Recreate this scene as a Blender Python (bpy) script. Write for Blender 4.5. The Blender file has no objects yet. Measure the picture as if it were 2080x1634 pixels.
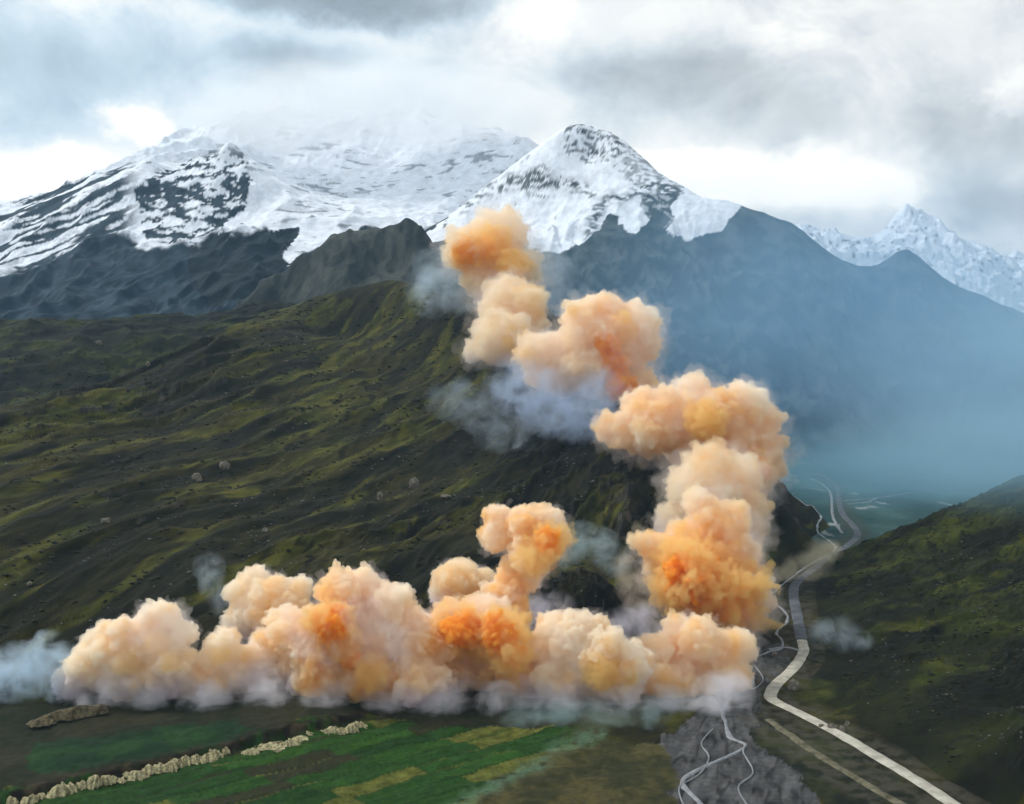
import bpy, math, random
import numpy as np
from mathutils import Vector

# ------------------------------------------------------------------ camera, world, sun, exposure
sc = bpy.context.scene
col = sc.collection
F, CX, VH, H = 2230.0, 1040.0, 760.0, 250.0        # focal length in photo pixels, principal column, horizon row, eye height
cam_d = bpy.data.cameras.new('camera')
cam = bpy.data.objects.new('camera', cam_d); col.objects.link(cam)
cam.location = (0, 0, H); cam.rotation_euler = (math.radians(90), 0, 0)
cam_d.sensor_fit = 'HORIZONTAL'; cam_d.sensor_width = 36.0
cam_d.lens = 36.0 * F / 2080.0
cam_d.shift_y = -(817.0 - VH) / 2080.0
cam_d.clip_start = 1.0; cam_d.clip_end = 60000.0
sc.camera = cam
sc.view_settings.view_transform = 'Standard'; sc.view_settings.look = 'None'
sc.view_settings.exposure = 0.0; sc.view_settings.gamma = 1.0
sc.render.engine = 'CYCLES'
cy = sc.cycles
cy.max_bounces = 32; cy.volume_bounces = 24; cy.diffuse_bounces = 2; cy.glossy_bounces = 2
cy.transparent_max_bounces = 96
cy.use_adaptive_sampling = True; cy.adaptive_threshold = 0.03; cy.adaptive_min_samples = 16
cy.use_denoising = True
cy.volume_step_rate = 1.0; cy.volume_max_steps = 128

SUN_EL, SUN_AZ = math.radians(44), math.radians(-62)      # azimuth measured from +Y (view direction) to +X
def tup(*a): return tuple(a)

class N:
    """tiny node helper"""
    def __init__(s, tree): s.t = tree
    def new(s, typ, **kw):
        n = s.t.nodes.new(typ)
        for k, v in kw.items(): setattr(n, k, v)
        return n
    def link(s, a, b): s.t.links.new(a, b)
    def val(s, sock, v):
        if hasattr(v, 'is_output'): s.link(v, sock)
        else: sock.default_value = v
    def m(s, op, a, b=0.0, c=None, clamp=False):
        n = s.new('ShaderNodeMath', operation=op); n.use_clamp = clamp
        s.val(n.inputs[0], a); s.val(n.inputs[1], b)
        if c is not None: s.val(n.inputs[2], c)
        return n.outputs[0]
    def mix(s, f, a, b, blend='MIX'):
        n = s.new('ShaderNodeMix', data_type='RGBA', blend_type=blend)
        s.val(n.inputs[0], f); s.val(n.inputs[6], a); s.val(n.inputs[7], b)
        return n.outputs[2]
    def noise(s, vec, scale, detail=4.0, rough=0.5, col=False, dist=0.0):
        n = s.new('ShaderNodeTexNoise')
        if vec is not None: s.link(vec, n.inputs['Vector'])
        n.inputs['Scale'].default_value = scale; n.inputs['Detail'].default_value = detail
        n.inputs['Roughness'].default_value = rough; n.inputs['Distortion'].default_value = dist
        return n.outputs['Color'] if col else n.outputs['Fac']
    def ramp(s, x, a, b):
        n = s.new('ShaderNodeMapRange', interpolation_type='SMOOTHSTEP')
        s.val(n.inputs[0], x); n.inputs[1].default_value = a; n.inputs[2].default_value = b
        return n.outputs[0]

def build_world():
    w = bpy.data.worlds.new('World'); sc.world = w; w.use_nodes = True
    t = w.node_tree; t.nodes.clear(); n = N(t)
    out = n.new('ShaderNodeOutputWorld'); bg = n.new('ShaderNodeBackground')
    sky = n.new('ShaderNodeTexSky', sky_type='NISHITA'); sky.sun_disc = False
    sky.sun_elevation = SUN_EL; sky.sun_rotation = SUN_AZ
    tc = n.new('ShaderNodeTexCoord')
    d = tc.outputs['Generated']
    sep = n.new('ShaderNodeSeparateXYZ'); n.link(d, sep.inputs[0])
    az = n.m('ARCTAN2', sep.outputs[0], sep.outputs[1])
    el = n.m('ARCSINE', sep.outputs[2])
    # layered overcast: noise on flattened direction
    mp = n.new('ShaderNodeMapping'); n.link(d, mp.inputs[0]); mp.inputs['Scale'].default_value = (1.0, 1.0, 1.35)
    wn = n.noise(mp.outputs[0], 6.0, 8.0, 0.62, col=True)
    wsep = n.new('ShaderNodeSeparateXYZ'); n.link(wn, wsep.inputs[0])
    azw = n.m('ADD', az, n.m('MULTIPLY', n.m('SUBTRACT', wsep.outputs[0], 0.5), 0.20))
    elw = n.m('ADD', el, n.m('MULTIPLY', n.m('SUBTRACT', wsep.outputs[1], 0.5), 0.10))
    base = n.noise(mp.outputs[0], 9.0, 9.0, 0.60, dist=0.5)
    val = n.m('MULTIPLY_ADD', n.m('SUBTRACT', base, 0.5), 0.66, 0.99)
    def blob(u, v, su, sv, amp):
        a0, e0 = math.atan((u - CX) / F), math.atan((VH - v) / F)
        da = n.m('DIVIDE', n.m('SUBTRACT', azw, a0), su / F)
        de = n.m('DIVIDE', n.m('SUBTRACT', elw, e0), sv / F)
        q = n.m('ADD', n.m('MULTIPLY', da, da), n.m('MULTIPLY', de, de))
        return n.m('MULTIPLY', n.m('EXPONENT', n.m('MULTIPLY', n.m('POWER', q, 1.5), -1.0)), amp * 1.75)
    for b in SKY_BLOBS: val = n.m('ADD', val, blob(*b))
    # unseen sky overhead, dimmed to lower the light reaching the ground
    hi = n.ramp(el, 0.36, 0.9)
    val = n.m('MULTIPLY', val, n.m('MULTIPLY_ADD', hi, -0.25, 1.0))
    val = n.m('MAXIMUM', val, 0.22)
    val = n.m('MINIMUM', val, 1.3)
    # tone: blue grey shade to warm white; cooler to the left
    warm = n.ramp(val, 0.7, 1.25)
    cold = n.mix(n.ramp(az, -0.35, 0.35), (0.80, 0.99, 1.13, 1), (0.96, 1.0, 1.02, 1))
    tint = n.mix(warm, cold, (1.03, 1.0, 0.935, 1))
    vv = n.new('ShaderNodeCombineXYZ')
    for i in range(3): n.link(val, vv.inputs[i])
    cloud = n.mix(1.0, tint, vv.outputs[0], 'MULTIPLY')
    skyc = n.mix(1.0, sky.outputs[0], (0.10, 0.10, 0.10, 1), 'MULTIPLY')
    cover = n.m('MULTIPLY_ADD', n.ramp(base, 0.35, 0.5), 0.12, 0.85, clamp=True)
    fin = n.mix(cover, skyc, cloud)
    n.link(fin, bg.inputs[0]); bg.inputs[1].default_value = 1.0
    n.link(bg.outputs[0], out.inputs[0])

SKY_BLOBS = [  # photo column, row, half width, half height, amount
    (700, 10, 280, 45, -0.36), (640, 150, 190, 50, -0.22), (80, 170, 260, 90, -0.17), (110, 290, 160, 40, -0.08),
    (1390, 170, 210, 75, -0.24), (1610, 280, 130, 60, -0.16), (1980, 300, 150, 90, -0.17), (2040, 450, 110, 60, -0.20),
    (1900, 120, 160, 50, -0.06), (290, 285, 80, 35, 0.30), (60, 390, 170, 45, 0.28), (1480, 370, 260, 55, 0.34),
    (1720, 400, 140, 45, 0.25), (1080, 40, 110, 60, 0.16), (1620, 120, 120, 60, 0.12), (2050, 250, 60, 40, 0.20),
    (180, 40, 160, 40, 0.10), (960, 330, 200, 60, 0.10)]
build_world()

sun_d = bpy.data.lights.new('sun', 'SUN'); sun = bpy.data.objects.new('sun', sun_d); col.objects.link(sun)
sun_d.energy = 3.0; sun_d.angle = math.radians(12); sun_d.color = (1.0, 0.95, 0.87)
sv = Vector((math.sin(SUN_AZ) * math.cos(SUN_EL), math.cos(SUN_AZ) * math.cos(SUN_EL), math.sin(SUN_EL)))
sun.rotation_euler = (-sv).to_track_quat('-Z', 'Y').to_euler(); sun.location = (0, 0, 3000)

# ------------------------------------------------------------------ numeric helpers
def P(u, v, d): return ((u - CX) / F * d, d, H + (VH - v) / F * d)
def ground(u, v, z=0.0):
    d = (H - z) * F / (v - VH); return ((u - CX) / F * d, d, z)

_rs = np.random.RandomState(7)
_perm = _rs.permutation(4096).astype(np.int32)
_g2 = _rs.rand(4096) * 2 * np.pi
_g2 = np.stack([np.cos(_g2), np.sin(_g2)], 1).astype(np.float32)
_g3 = _rs.randn(4096, 3); _g3 = (_g3 / np.linalg.norm(_g3, axis=1)[:, None]).astype(np.float32)
def pn2(x, y, seed=0):
    xi = np.floor(x).astype(np.int64); yi = np.floor(y).astype(np.int64)
    xf = (x - xi).astype(np.float32); yf = (y - yi).astype(np.float32)
    u = xf * xf * xf * (xf * (xf * 6 - 15) + 10); v = yf * yf * yf * (yf * (yf * 6 - 15) + 10)
    def g(a, b, fx, fy):
        h = _perm[(_perm[(a + seed * 131) & 4095] + b) & 4095]
        gg = _g2[h]; return gg[..., 0] * fx + gg[..., 1] * fy
    n00 = g(xi, yi, xf, yf); n10 = g(xi + 1, yi, xf - 1, yf)
    n01 = g(xi, yi + 1, xf, yf - 1); n11 = g(xi + 1, yi + 1, xf - 1, yf - 1)
    a = n00 + u * (n10 - n00); b = n01 + u * (n11 - n01)
    return (a + v * (b - a)) * 1.5
def pn3(p, seed=0):
    pi = np.floor(p).astype(np.int64); pf = (p - pi).astype(np.float32)
    w = pf * pf * pf * (pf * (pf * 6 - 15) + 10)
    r = 0
    for dx in (0, 1):
        for dy in (0, 1):
            for dz in (0, 1):
                h = _perm[(_perm[(_perm[(pi[:, 0] + dx + seed * 57) & 4095] + pi[:, 1] + dy) & 4095] + pi[:, 2] + dz) & 4095]
                g = _g3[h]
                dot = g[:, 0] * (pf[:, 0] - dx) + g[:, 1] * (pf[:, 1] - dy) + g[:, 2] * (pf[:, 2] - dz)
                ww = (w[:, 0] if dx else 1 - w[:, 0]) * (w[:, 1] if dy else 1 - w[:, 1]) * (w[:, 2] if dz else 1 - w[:, 2])
                r = r + ww * dot
    return r * 1.5
def fbm(x, y, oct=5, seed=0, gain=0.5, lac=2.03):
    r = 0; a = 1.0; s = 0
    for i in range(oct):
        r = r + a * pn2(x, y, seed + i); s += a; a *= gain; x = x * lac; y = y * lac
    return r / s * 1.6
def ridged(x, y, oct=5, seed=0, gain=0.5, lac=2.03):
    r = 0; a = 1.0; s = 0; prev = 1.0
    for i in range(oct):
        n = 1 - np.abs(pn2(x, y, seed + i)) * 1.6
        n = np.clip(n, 0, 1) ** 2
        r = r + a * n * prev; prev = np.clip(n * 1.2, 0, 1); s += a; a *= gain; x = x * lac; y = y * lac
    return r / s
def sstep(x, a, b):
    t = np.clip((x - a) / (b - a), 0, 1); return t * t * (3 - 2 * t)
def rot(x, y, ang):
    c, s = math.cos(ang), math.sin(ang); return x * c + y * s, -x * s + y * c
def densify(pts, step):
    out = []
    for a, b in zip(pts[:-1], pts[1:]):
        a = np.array(a); b = np.array(b); L = np.linalg.norm((b - a)[:2]); k = max(1, int(L / step))
        for i in range(k): out.append(a + (b - a) * i / k)
    out.append(np.array(pts[-1])); return out
def line(uvd, step=140.0): return densify([P(*q) for q in uvd], step)
class RBF:
    def __init__(s, pts, eps=30.0):
        p = np.array(pts, dtype=np.float64); s.p = p[:, :2]; s.eps = eps
        n = len(p); A = np.zeros((n + 3, n + 3))
        A[:n, :n] = np.sqrt(((s.p[:, None] - s.p[None]) ** 2).sum(-1) + eps * eps)
        A[:n, :n] += np.eye(n) * 1e-6
        A[:n, n] = 1; A[:n, n + 1:] = s.p / 1000; A[n, :n] = 1; A[n + 1:, :n] = s.p.T / 1000
        s.w = np.linalg.solve(A, np.concatenate([p[:, 2], np.zeros(3)]))
    def __call__(s, x, y):
        sh = x.shape; x = x.ravel(); y = y.ravel(); n = len(s.p)
        r = s.w[n] + s.w[n + 1] * x / 1000 + s.w[n + 2] * y / 1000
        for i in range(n):
            r = r + s.w[i] * np.sqrt((x - s.p[i, 0]) ** 2 + (y - s.p[i, 1]) ** 2 + s.eps ** 2)
        return r.reshape(sh)
def inpoly(u, v, poly):
    r = np.zeros(u.shape, bool); n = len(poly)
    for i in range(n):
        x1, y1 = poly[i]; x2, y2 = poly[(i + 1) % n]
        if y1 == y2: continue
        c = ((y1 > v) != (y2 > v)) & (u < (x2 - x1) * (v - y1) / (y2 - y1) + x1); r ^= c
    return r
def dist_line(x, y, pts):
    d = np.full(x.shape, 1e9)
    for a, b in zip(pts[:-1], pts[1:]):
        ax, ay = a[0], a[1]; bx, by = b[0] - ax, b[1] - ay; L = bx * bx + by * by + 1e-9
        t = np.clip(((x - ax) * bx + (y - ay) * by) / L, 0, 1)
        d = np.minimum(d, np.hypot(x - ax - t * bx, y - ay - t * by))
    return d
def lerpc(a, b, t):
    a = np.array(a, np.float32); b = np.array(b, np.float32)
    return a + (b - a) * np.asarray(t)[..., None]

# ------------------------------------------------------------------ tagging / mesh helpers
def tag(o, label=None, cat=None, group=None, kind=None):
    if label: o['label'] = label
    if cat: o['category'] = cat
    if group: o['group'] = group
    if kind: o['kind'] = kind
    return o
def link_mesh(name, verts, faces, mat, parent=None, colors=None, smooth=True):
    me = bpy.data.meshes.new(name)
    verts = np.asarray(verts, np.float32); faces = np.asarray(faces, np.int32)
    k = faces.shape[1]
    me.vertices.add(len(verts)); me.vertices.foreach_set('co', verts.ravel())
    me.loops.add(faces.size); me.loops.foreach_set('vertex_index', faces.ravel())
    me.polygons.add(len(faces)); me.polygons.foreach_set('loop_start', np.arange(len(faces), dtype=np.int32) * k)
    me.polygons.foreach_set('use_smooth', np.full(len(faces), smooth))
    me.update(calc_edges=True)
    if colors is not None:
        at = me.color_attributes.new('tone', 'FLOAT_COLOR', 'POINT')
        c4 = np.ones((len(verts), 4), np.float32); c4[:, :3] = colors
        at.data.foreach_set('color', c4.ravel())
    if mat: me.materials.append(mat)
    o = bpy.data.objects.new(name, me); col.objects.link(o)
    if parent: o.parent = parent
    return o

def mat_ground(name, scale, bump=1.0, rough=0.95, contrast=0.5, bscale=None, ang=None):
    """ground cover: mixed tones stored per vertex, broken up by fine noise and bump"""
    m = bpy.data.materials.new(name); m.use_nodes = True; t = m.node_tree; n = N(t)
    b = t.nodes['Principled BSDF']
    at = n.new('ShaderNodeVertexColor'); at.layer_name = 'tone'
    tc = n.new('ShaderNodeTexCoord')
    vec = tc.outputs['Object']
    if ang is not None:          # ledges running obliquely up the slope
        m1 = n.new('ShaderNodeMapping'); n.link(vec, m1.inputs[0]); m1.inputs['Scale'].default_value = (1, .36, .5); m1.inputs['Rotation'].default_value = (0, 0, -ang)
        m2 = n.new('ShaderNodeMapping'); n.link(m1.outputs[0], m2.inputs[0]); m2.inputs['Scale'].default_value = (.34, 1, 1); vec = m2.outputs[0]
    f = n.noise(vec, scale, 6.0, 0.65)
    k = n.m('MULTIPLY_ADD', n.m('SUBTRACT', f, 0.5), contrast * 4, 1.0)
    k = n.m('MAXIMUM', k, 0.25)
    cv = n.new('ShaderNodeCombineXYZ')
    for i in range(3): n.link(k, cv.inputs[i])
    n.link(n.mix(1.0, at.outputs[0], cv.outputs[0], 'MULTIPLY'), b.inputs['Base Color'])
    b.inputs['Roughness'].default_value = rough; b.inputs['Specular IOR Level'].default_value = 0.1
    bp = n.new('ShaderNodeBump'); bp.inputs['Strength'].default_value = 0.8; bp.inputs['Distance'].default_value = bump
    n.link(n.noise(vec, bscale or scale * 0.6, 7.0, 0.7), bp.inputs['Height']); n.link(bp.outputs[0], b.inputs['Normal'])
    return m
def mat_plain(name, c1, c2, scale, rough=0.8, bump=0.0, spec=0.2):
    m = bpy.data.materials.new(name); m.use_nodes = True; t = m.node_tree; n = N(t)
    b = t.nodes['Principled BSDF']; tc = n.new('ShaderNodeTexCoord')
    f = n.ramp(n.noise(tc.outputs['Object'], scale, 6.0, 0.65), 0.3, 0.7)
    n.link(n.mix(f, (*c1, 1), (*c2, 1)), b.inputs['Base Color'])
    b.inputs['Roughness'].default_value = rough; b.inputs['Specular IOR Level'].default_value = spec
    if bump:
        bp = n.new('ShaderNodeBump'); bp.inputs['Distance'].default_value = bump
        n.link(n.noise(tc.outputs['Object'], scale * 2, 5.0, 0.6), bp.inputs['Height']); n.link(bp.outputs[0], b.inputs['Normal'])
    return m

# ------------------------------------------------------------------ terrain
us = np.concatenate([np.arange(-900, -90, 14.0), np.arange(-90, 2170, 2.8), np.arange(2170, 2980, 14.0)])
ds = np.concatenate([430.0 * np.exp(np.arange(0, math.log(2800 / 430.0), 0.0038)), 2800.0 * np.exp(np.arange(0, math.log(8200 / 2800.0), 0.0018)), 8200.0 * np.exp(np.arange(0, math.log(12500 / 8200.0), 0.008))])
DD, UU = np.meshgrid(ds, us, indexing='ij')
XX = (UU - CX) / F * DD; YY = DD
NR, NC = XX.shape

# main road and river courses on the valley floor, photo pixels on z = 0
ROAD = [(2060, 1712), (1935, 1634), (1880, 1597), (1800, 1548), (1705, 1492), (1625, 1450), (1572, 1424), (1566, 1408), (1580, 1388), (1612, 1357), (1632, 1325),
        (1628, 1300), (1619, 1250), (1612, 1205), (1622, 1180), (1672, 1143), (1722, 1108), (1742, 1088), (1733, 1068), (1712, 1045), (1704, 1015),
        (1702, 992), (1688, 976), (1660, 962)]
RIVER = [(1440, 1665), (1418, 1628), (1386, 1590), (1402, 1572), (1460, 1545), (1515, 1516), (1482, 1497), (1474, 1468), (1468, 1445), (1488, 1415), (1530, 1385),
         (1522, 1362), (1512, 1348), (1560, 1325), (1585, 1318), (1590, 1302), (1576, 1285), (1600, 1262), (1592, 1240), (1570, 1222), (1575, 1200), (1640, 1150),
         (1695, 1118), (1688, 1102), (1660, 1080), (1668, 1062), (1645, 1052), (1610, 1038)]
TRACK = [(1560, 1462), (1600, 1490), (1650, 1525), (1715, 1566), (1790, 1610), (1840, 1640), (1900, 1672)]
roadw = [ground(*q) for q in ROAD]; riverw = [ground(*q) for q in RIVER]; trackw = [ground(*q) for q in TRACK]

class Land: pass
lands = []
def land(name, r0, r1, hf, cf, mat, x0=-1e9, x1=1e9):
    L = Land(); L.name = name; i0 = np.searchsorted(ds, r0); i1 = min(NR, np.searchsorted(ds, r1))
    L.i0, L.i1 = i0, i1; x = XX[i0:i1]; y = YY[i0:i1]
    L.h = (hf(x, y) - 1.2 * np.maximum(0, x - x1) - 1.2 * np.maximum(0, x0 - x)).astype(np.float32); L.cf = cf; L.mat = mat; lands.append(L); return L

# ---- valley floor
dr = np.minimum(dist_line(XX, YY, roadw), dist_line(XX, YY, trackw))
drv = dist_line(XX, YY, riverw)
flat = sstep(np.minimum(dr, drv), 10, 60)
BL0, BL1 = ground(-260, 1700), ground(760, 1456)
def terrace(x, y):
    dx, dy = BL1[0] - BL0[0], BL1[1] - BL0[1]; L = math.hypot(dx, dy); dx /= L; dy /= L
    t = (x - BL0[0]) * dx + (y - BL0[1]) * dy; nrm = -(x - BL0[0]) * dy + (y - BL0[1]) * dx
    nrm = nrm + 3.0 * fbm(t / 26, t * 0, 3, 301)
    return 5.5 * sstep(nrm, -3.5, 3.5) * sstep(L + 30 - t, 0, 60) * sstep(170 - nrm, 0, 120)
def h_floor(x, y):
    f = flat[:len(ds)]
    return f * (2.0 * fbm(x / 60, y / 60, 4, 1) + 0.9 * fbm(x / 14, y / 14, 3, 5)) + 0.25 * fbm(x / 10, y / 10, 2, 9) - 0.2 + terrace(x, y)

# ---- green spur that carries the smoke line
crest = [(560, 632, 2600), (640, 606, 2680), (740, 583, 2720), (830, 573, 2700), (890, 590, 2620), (960, 612, 2540), (1040, 617, 2470), (1105, 622, 2400), (1150, 662, 2320),
         (1250, 722, 2150), (1360, 790, 1950), (1470, 880, 1760), (1560, 990, 1620), (1600, 1060, 1560), (1622, 1122, 1520)]
crestL = [(560, 632, 2600), (480, 662, 2280), (380, 705, 2120), (300, 745, 1980), (180, 795, 1820), (0, 826, 1650), (-200, 850, 1550), (-500, 880, 1500), (-1000, 900, 1400)]
hp = line(crest) + line(crestL)[1:]
def G(u, v, z=0): return ground(u, v, z)
hp += [P(200, 1000, 1280), P(-200, 1020, 1200), P(600, 1000, 1420), P(900, 1000, 1440), P(1150, 1000, 1440), P(1320, 990, 1480),
       P(400, 1200, 1010), P(0, 1220, 980), P(-400, 1250, 950), P(800, 1200, 1040), P(1050, 1200, 1050),
       P(300, 850, 1680), P(600, 800, 1900), P(800, 750, 2150), P(950, 760, 2050), P(900, 880, 1730), P(1130, 850, 1800), P(1230, 945, 1560),
       P(700, 680, 2450), P(980, 690, 2250)]
for u, v in [(-600, 1420), (-200, 1440), (0, 1425), (200, 1420), (400, 1415), (600, 1405), (800, 1400), (1000, 1390), (1200, 1370), (1350, 1345), (1450, 1310), (1520, 1260), (1570, 1210), (1600, 1170)]:
    hp.append(G(u, v, 0.5)); x, y, z = G(u, v, 0); hp.append((x * .97, y - 90, -14))
# behind the crest
for u, v, d in crest[1:4]:
    x, y, z = P(u, v, d); hp.append((x, y + 330, z - 200)); hp.append((x, y + 110, z - 45))
for u, v, d in crest[4:]:
    x, y, z = P(u, v, d); hp.append((x + 330, y + 260, max(z - 330, -40))); hp.append((x + 85, y + 62, max(z - 85, -30)))
for u, v, d in crestL[1:]:
    x, y, z = P(u, v, d); hp.append((x - 160, y + 330, z - 60))
hp += [(700, 2300, -60), (800, 1700, -60), (620, 1300, -60)]
rb_spur = RBF(hp, 45.0)
ST, ST2 = math.radians(38), math.radians(10)
def strata(x, y, ang, seed):
    """coordinates along and across the rock ledges that run obliquely up the slope"""
    a, b = rot(x, y * 0.34, ang)
    return a, b + 9 * fbm(a / 110, b / 60, 3, seed)
def h_spur(x, y):
    h = rb_spur(x, y)
    a, b = strata(x, y, ST, 21)
    up = sstep(h, 2, 40)
    r = ridged(a / 200, b / 46, 3, 31, 0.45)
    rocky = sstep(fbm(x / 420, y / 420, 3, 77) + 0.9 * sstep(x, -150, 250) * sstep(h, 20, 90), 0.0, 0.8)
    soft = 1 - .6 * sstep(h, 330, 440)
    return h + up * soft * (15 * (r - 0.45) * (0.7 + 1.1 * rocky) + 6 * fbm(a / 90, b / 50, 4, 41) + (1.6 + 7.0 * rocky) * (1 - .7 * sstep(y, 1500, 2100)) * (ridged(a / 26, b / 11, 4, 51) - 0.4)) - 0.5
# ---- knoll in front, half in smoke
kx, ky, _ = G(1190, 1310)
def h_knoll(x, y):
    dx, dy = (x - kx), (y - (ky + 60))
    q = (dx / 78) ** 2 + (dy / 90) ** 2
    h = 62 * np.exp(-q * 1.3) - 6
    return h + sstep(h, -3, 12) * (11 * (ridged(x / 40, y / 40, 5, 61) - 0.42) + 5 * fbm(x / 18, y / 18, 4, 66))
# ---- dark hill behind on the left
def h_backhill(x, y):
    return rb_back(x, y) + 22 * fbm(x / 240, y / 240, 5, 81) + 14 * (ridged(x / 120, y / 120, 5, 85) - 0.4)
bk = line([(-900, 700, 2700), (-300, 672, 2900), (0, 655, 3000), (130, 648, 3020), (300, 645, 3060), (430, 632, 3120), (560, 618, 3250), (700, 640, 3400), (850, 700, 3500)], 160)
bk += [P(-300, 850, 2100), P(0, 800, 2350), P(200, 780, 2450), P(350, 730, 2650), P(480, 680, 2850), P(700, 760, 2900)]
bk += [(x * 1.05, y + 500, z - 150) for x, y, z in [P(-900, 700, 2700), P(-300, 672, 2900), P(0, 655, 3000), P(300, 645, 3060), P(560, 618, 3250), P(850, 700, 3500)]]
rb_back = RBF(bk, 60.0)
# ---- right hillside
gp = line([(1690, 1128, 1490), (1750, 1104, 1530), (1830, 1075, 1580), (1930, 1032, 1620), (2080, 962, 1660), (2300, 870, 1680), (2600, 780, 1700), (3000, 700, 1700)], 120)
gp += [G(1655, 1200, 0), G(1660, 1260, 0), G(1672, 1320, 0), G(1650, 1370, 0), G(1640, 1410, 0), G(1760, 1480, 0), G(1860, 1540, 0), G(1990, 1620, 0), G(2110, 1690, 0), G(2260, 1800, 0)]
for u, v in [(1600, 1200), (1600, 1320), (1540, 1420), (1640, 1500), (1800, 1590), (1930, 1680), (2050, 1760)]: 
    x, y, z = G(u, v, 0); gp.append((x, y, -9))
gp += [P(2080, 1250, 1000), P(2080, 1100, 1270), P(1900, 1250, 1030), P(1800, 1250, 1060), P(1900, 1130, 1310), P(2080, 1400, 800), P(1900, 1400, 840), P(2080, 1550, 660), P(2300, 1200, 1000), P(2500, 1400, 750), P(2700, 1100, 1000)]
gp += [(x + 60, y + 330, z - 120) for x, y, z in [P(1690, 1128, 1490), P(1830, 1075, 1580), P(1930, 1032, 1620), P(2080, 962, 1660), P(2300, 870, 1680), P(2600, 780, 1700), P(3000, 700, 1700)]]
rb_right = RBF(gp, 35.0)
def h_right(x, y):
    h = rb_right(x, y); a, b = strata(x, y, ST2, 91)
    up = sstep(h, 1, 22) * sstep(np.minimum(dist_line(x, y, roadw), dist_line(x, y, trackw)), 8, 50)
    return h - 0.6 + up * (8 * (ridged(a / 90, b / 18, 4, 95, 0.55) - 0.45) + 5 * fbm(a / 50, b / 26, 4, 97) + 2.8 * (ridged(a / 16, b / 7, 3, 99) - 0.4))
# ---- big central mountain, blue face to the right
cc = [(700, 560, 5600), (860, 470, 5600), (930, 425, 5650), (985, 380, 5650), (1060, 325, 5600), (1140, 268, 5550), (1185, 262, 5530), (1235, 272, 5500), (1290, 312, 5400), (1380, 378, 5200), (1430, 402, 5100),
      (1482, 408, 5000), (1550, 432, 4900), (1622, 462, 4800), (1665, 500, 4750), (1765, 547, 4600), (1800, 525, 4600), (1832, 508, 4580), (1900, 552, 4500), (2000, 604, 4420), (2080, 642, 4350), (2250, 690, 4250), (2700, 740, 4200), (3100, 760, 4100)]
mp_ = line(cc, 170)
mp_ += line([(1200, 300, 5480), (1210, 380, 5250), (1225, 440, 5000), (1160, 500, 4700), (1110, 560, 4500), (1060, 640, 4300)], 200)       # rib below the summit
mp_ += [P(1100, 440, 5250), P(1050, 500, 4950), P(1000, 440, 5450), P(900, 560, 5000), P(930, 640, 4300)]
mp_ += [P(1400, 520, 4650), P(1300, 640, 4150), P(1450, 700, 3950), P(1600, 640, 4100), P(1600, 760, 3750), P(1750, 700, 3950), P(1900, 700, 4000), P(2050, 760, 3800), P(1850, 800, 3650),
        P(1500, 850, 3450), P(1700, 860, 3450), P(2100, 850, 3500), P(1330, 800, 3550)]
for u in (1000, 1200, 1400, 1600, 1800, 2000, 2300, 2700): 
    mp_.append(((u - CX) / F * 3250, 3250, -2)); mp_.append(((u - CX) / F * 2900, 2900, -30))
for u, v, d in cc: 
    x, y, z = P(u, v, d); mp_.append((x * 1.12, y + 900, z - 520))
rb_mid = RBF(mp_, 50.0)
ccw = [P(*q) for q in cc]; lcw = [P(*q) for q in [(-900, 600, 5600), (-300, 520, 5900), (0, 442, 6100), (130, 396, 6150), (240, 366, 6150), (305, 322, 6150), (345, 352, 6150), (380, 338, 6150), (425, 318, 6100), (462, 292, 6050)]]
def h_mid(x, y):
    h = rb_mid(x, y); calm = .22 + .78 * sstep(dist_line(x, y, ccw), 20, 500); wx = 90 * fbm(x / 500, y / 500, 3, 111)
    up = sstep(h, 10, 160); hi = sstep(h, 600, 1100)
    g = ridged((x + wx) / 190, y / 620, 5, 115, 0.55)
    a, b = rot(x, y * .6, 0.5)
    lo = 1 - .55 * hi
    return h + up * calm * (78 * (g - 0.4) * lo + 34 * fbm(x / 300, y / 300, 5, 121) * (1 - .4 * hi) + 22 * hi * (ridged(a / 190, b / 110, 4, 125) - 0.4))
# ---- snow massif on the left with its glacier bowl
lp = line([(-900, 600, 5600), (-300, 520, 5900), (0, 442, 6100), (130, 396, 6150), (240, 366, 6150), (305, 322, 6150), (345, 352, 6150), (380, 338, 6150), (425, 318, 6100), (440, 322, 6070), (462, 290, 6050), (478, 318, 6000), (500, 335, 5950), (515, 385, 5800), (480, 440, 5600), (420, 490, 5350)], 130)
lp += line([(305, 322, 6600), (372, 266, 7300), (460, 235, 7500), (620, 215, 7600), (850, 225, 7600), (1000, 262, 7300), (1080, 290, 6800)], 250)
lp += [P(420, 400, 5750), P(360, 410, 5700), P(300, 410, 5800), P(400, 470, 5450), P(330, 490, 5350), P(600, 400, 6400), P(720, 400, 6500), P(850, 390, 6500), P(560, 330, 7000), P(800, 320, 7100), P(950, 360, 6600),
       P(900, 440, 6000), P(760, 445, 5800), P(640, 465, 5500), P(600, 505, 5250), P(570, 530, 5000), P(550, 480, 5300), P(500, 500, 5150)]
lp += line([(200, 372, 6050), (205, 430, 5750), (195, 470, 5500), (240, 540, 5100), (330, 620, 4700)], 200)
lp += [P(100, 470, 5700), P(60, 520, 5400), P(0, 540, 5350), P(-300, 600, 5200), P(300, 480, 5500), P(100, 580, 5000), P(0, 640, 4600), P(200, 640, 4500), P(420, 620, 4500), P(520, 600, 4500), P(420, 560, 4800), P(-500, 660, 4700)]
lp += [((u - CX) / F * 3900, 3900, 150) for u in (-600, 0, 300, 600, 900)] + [((u - CX) / F * 3500, 3500, -60) for u in (-600, 0, 300, 600, 900)]
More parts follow.
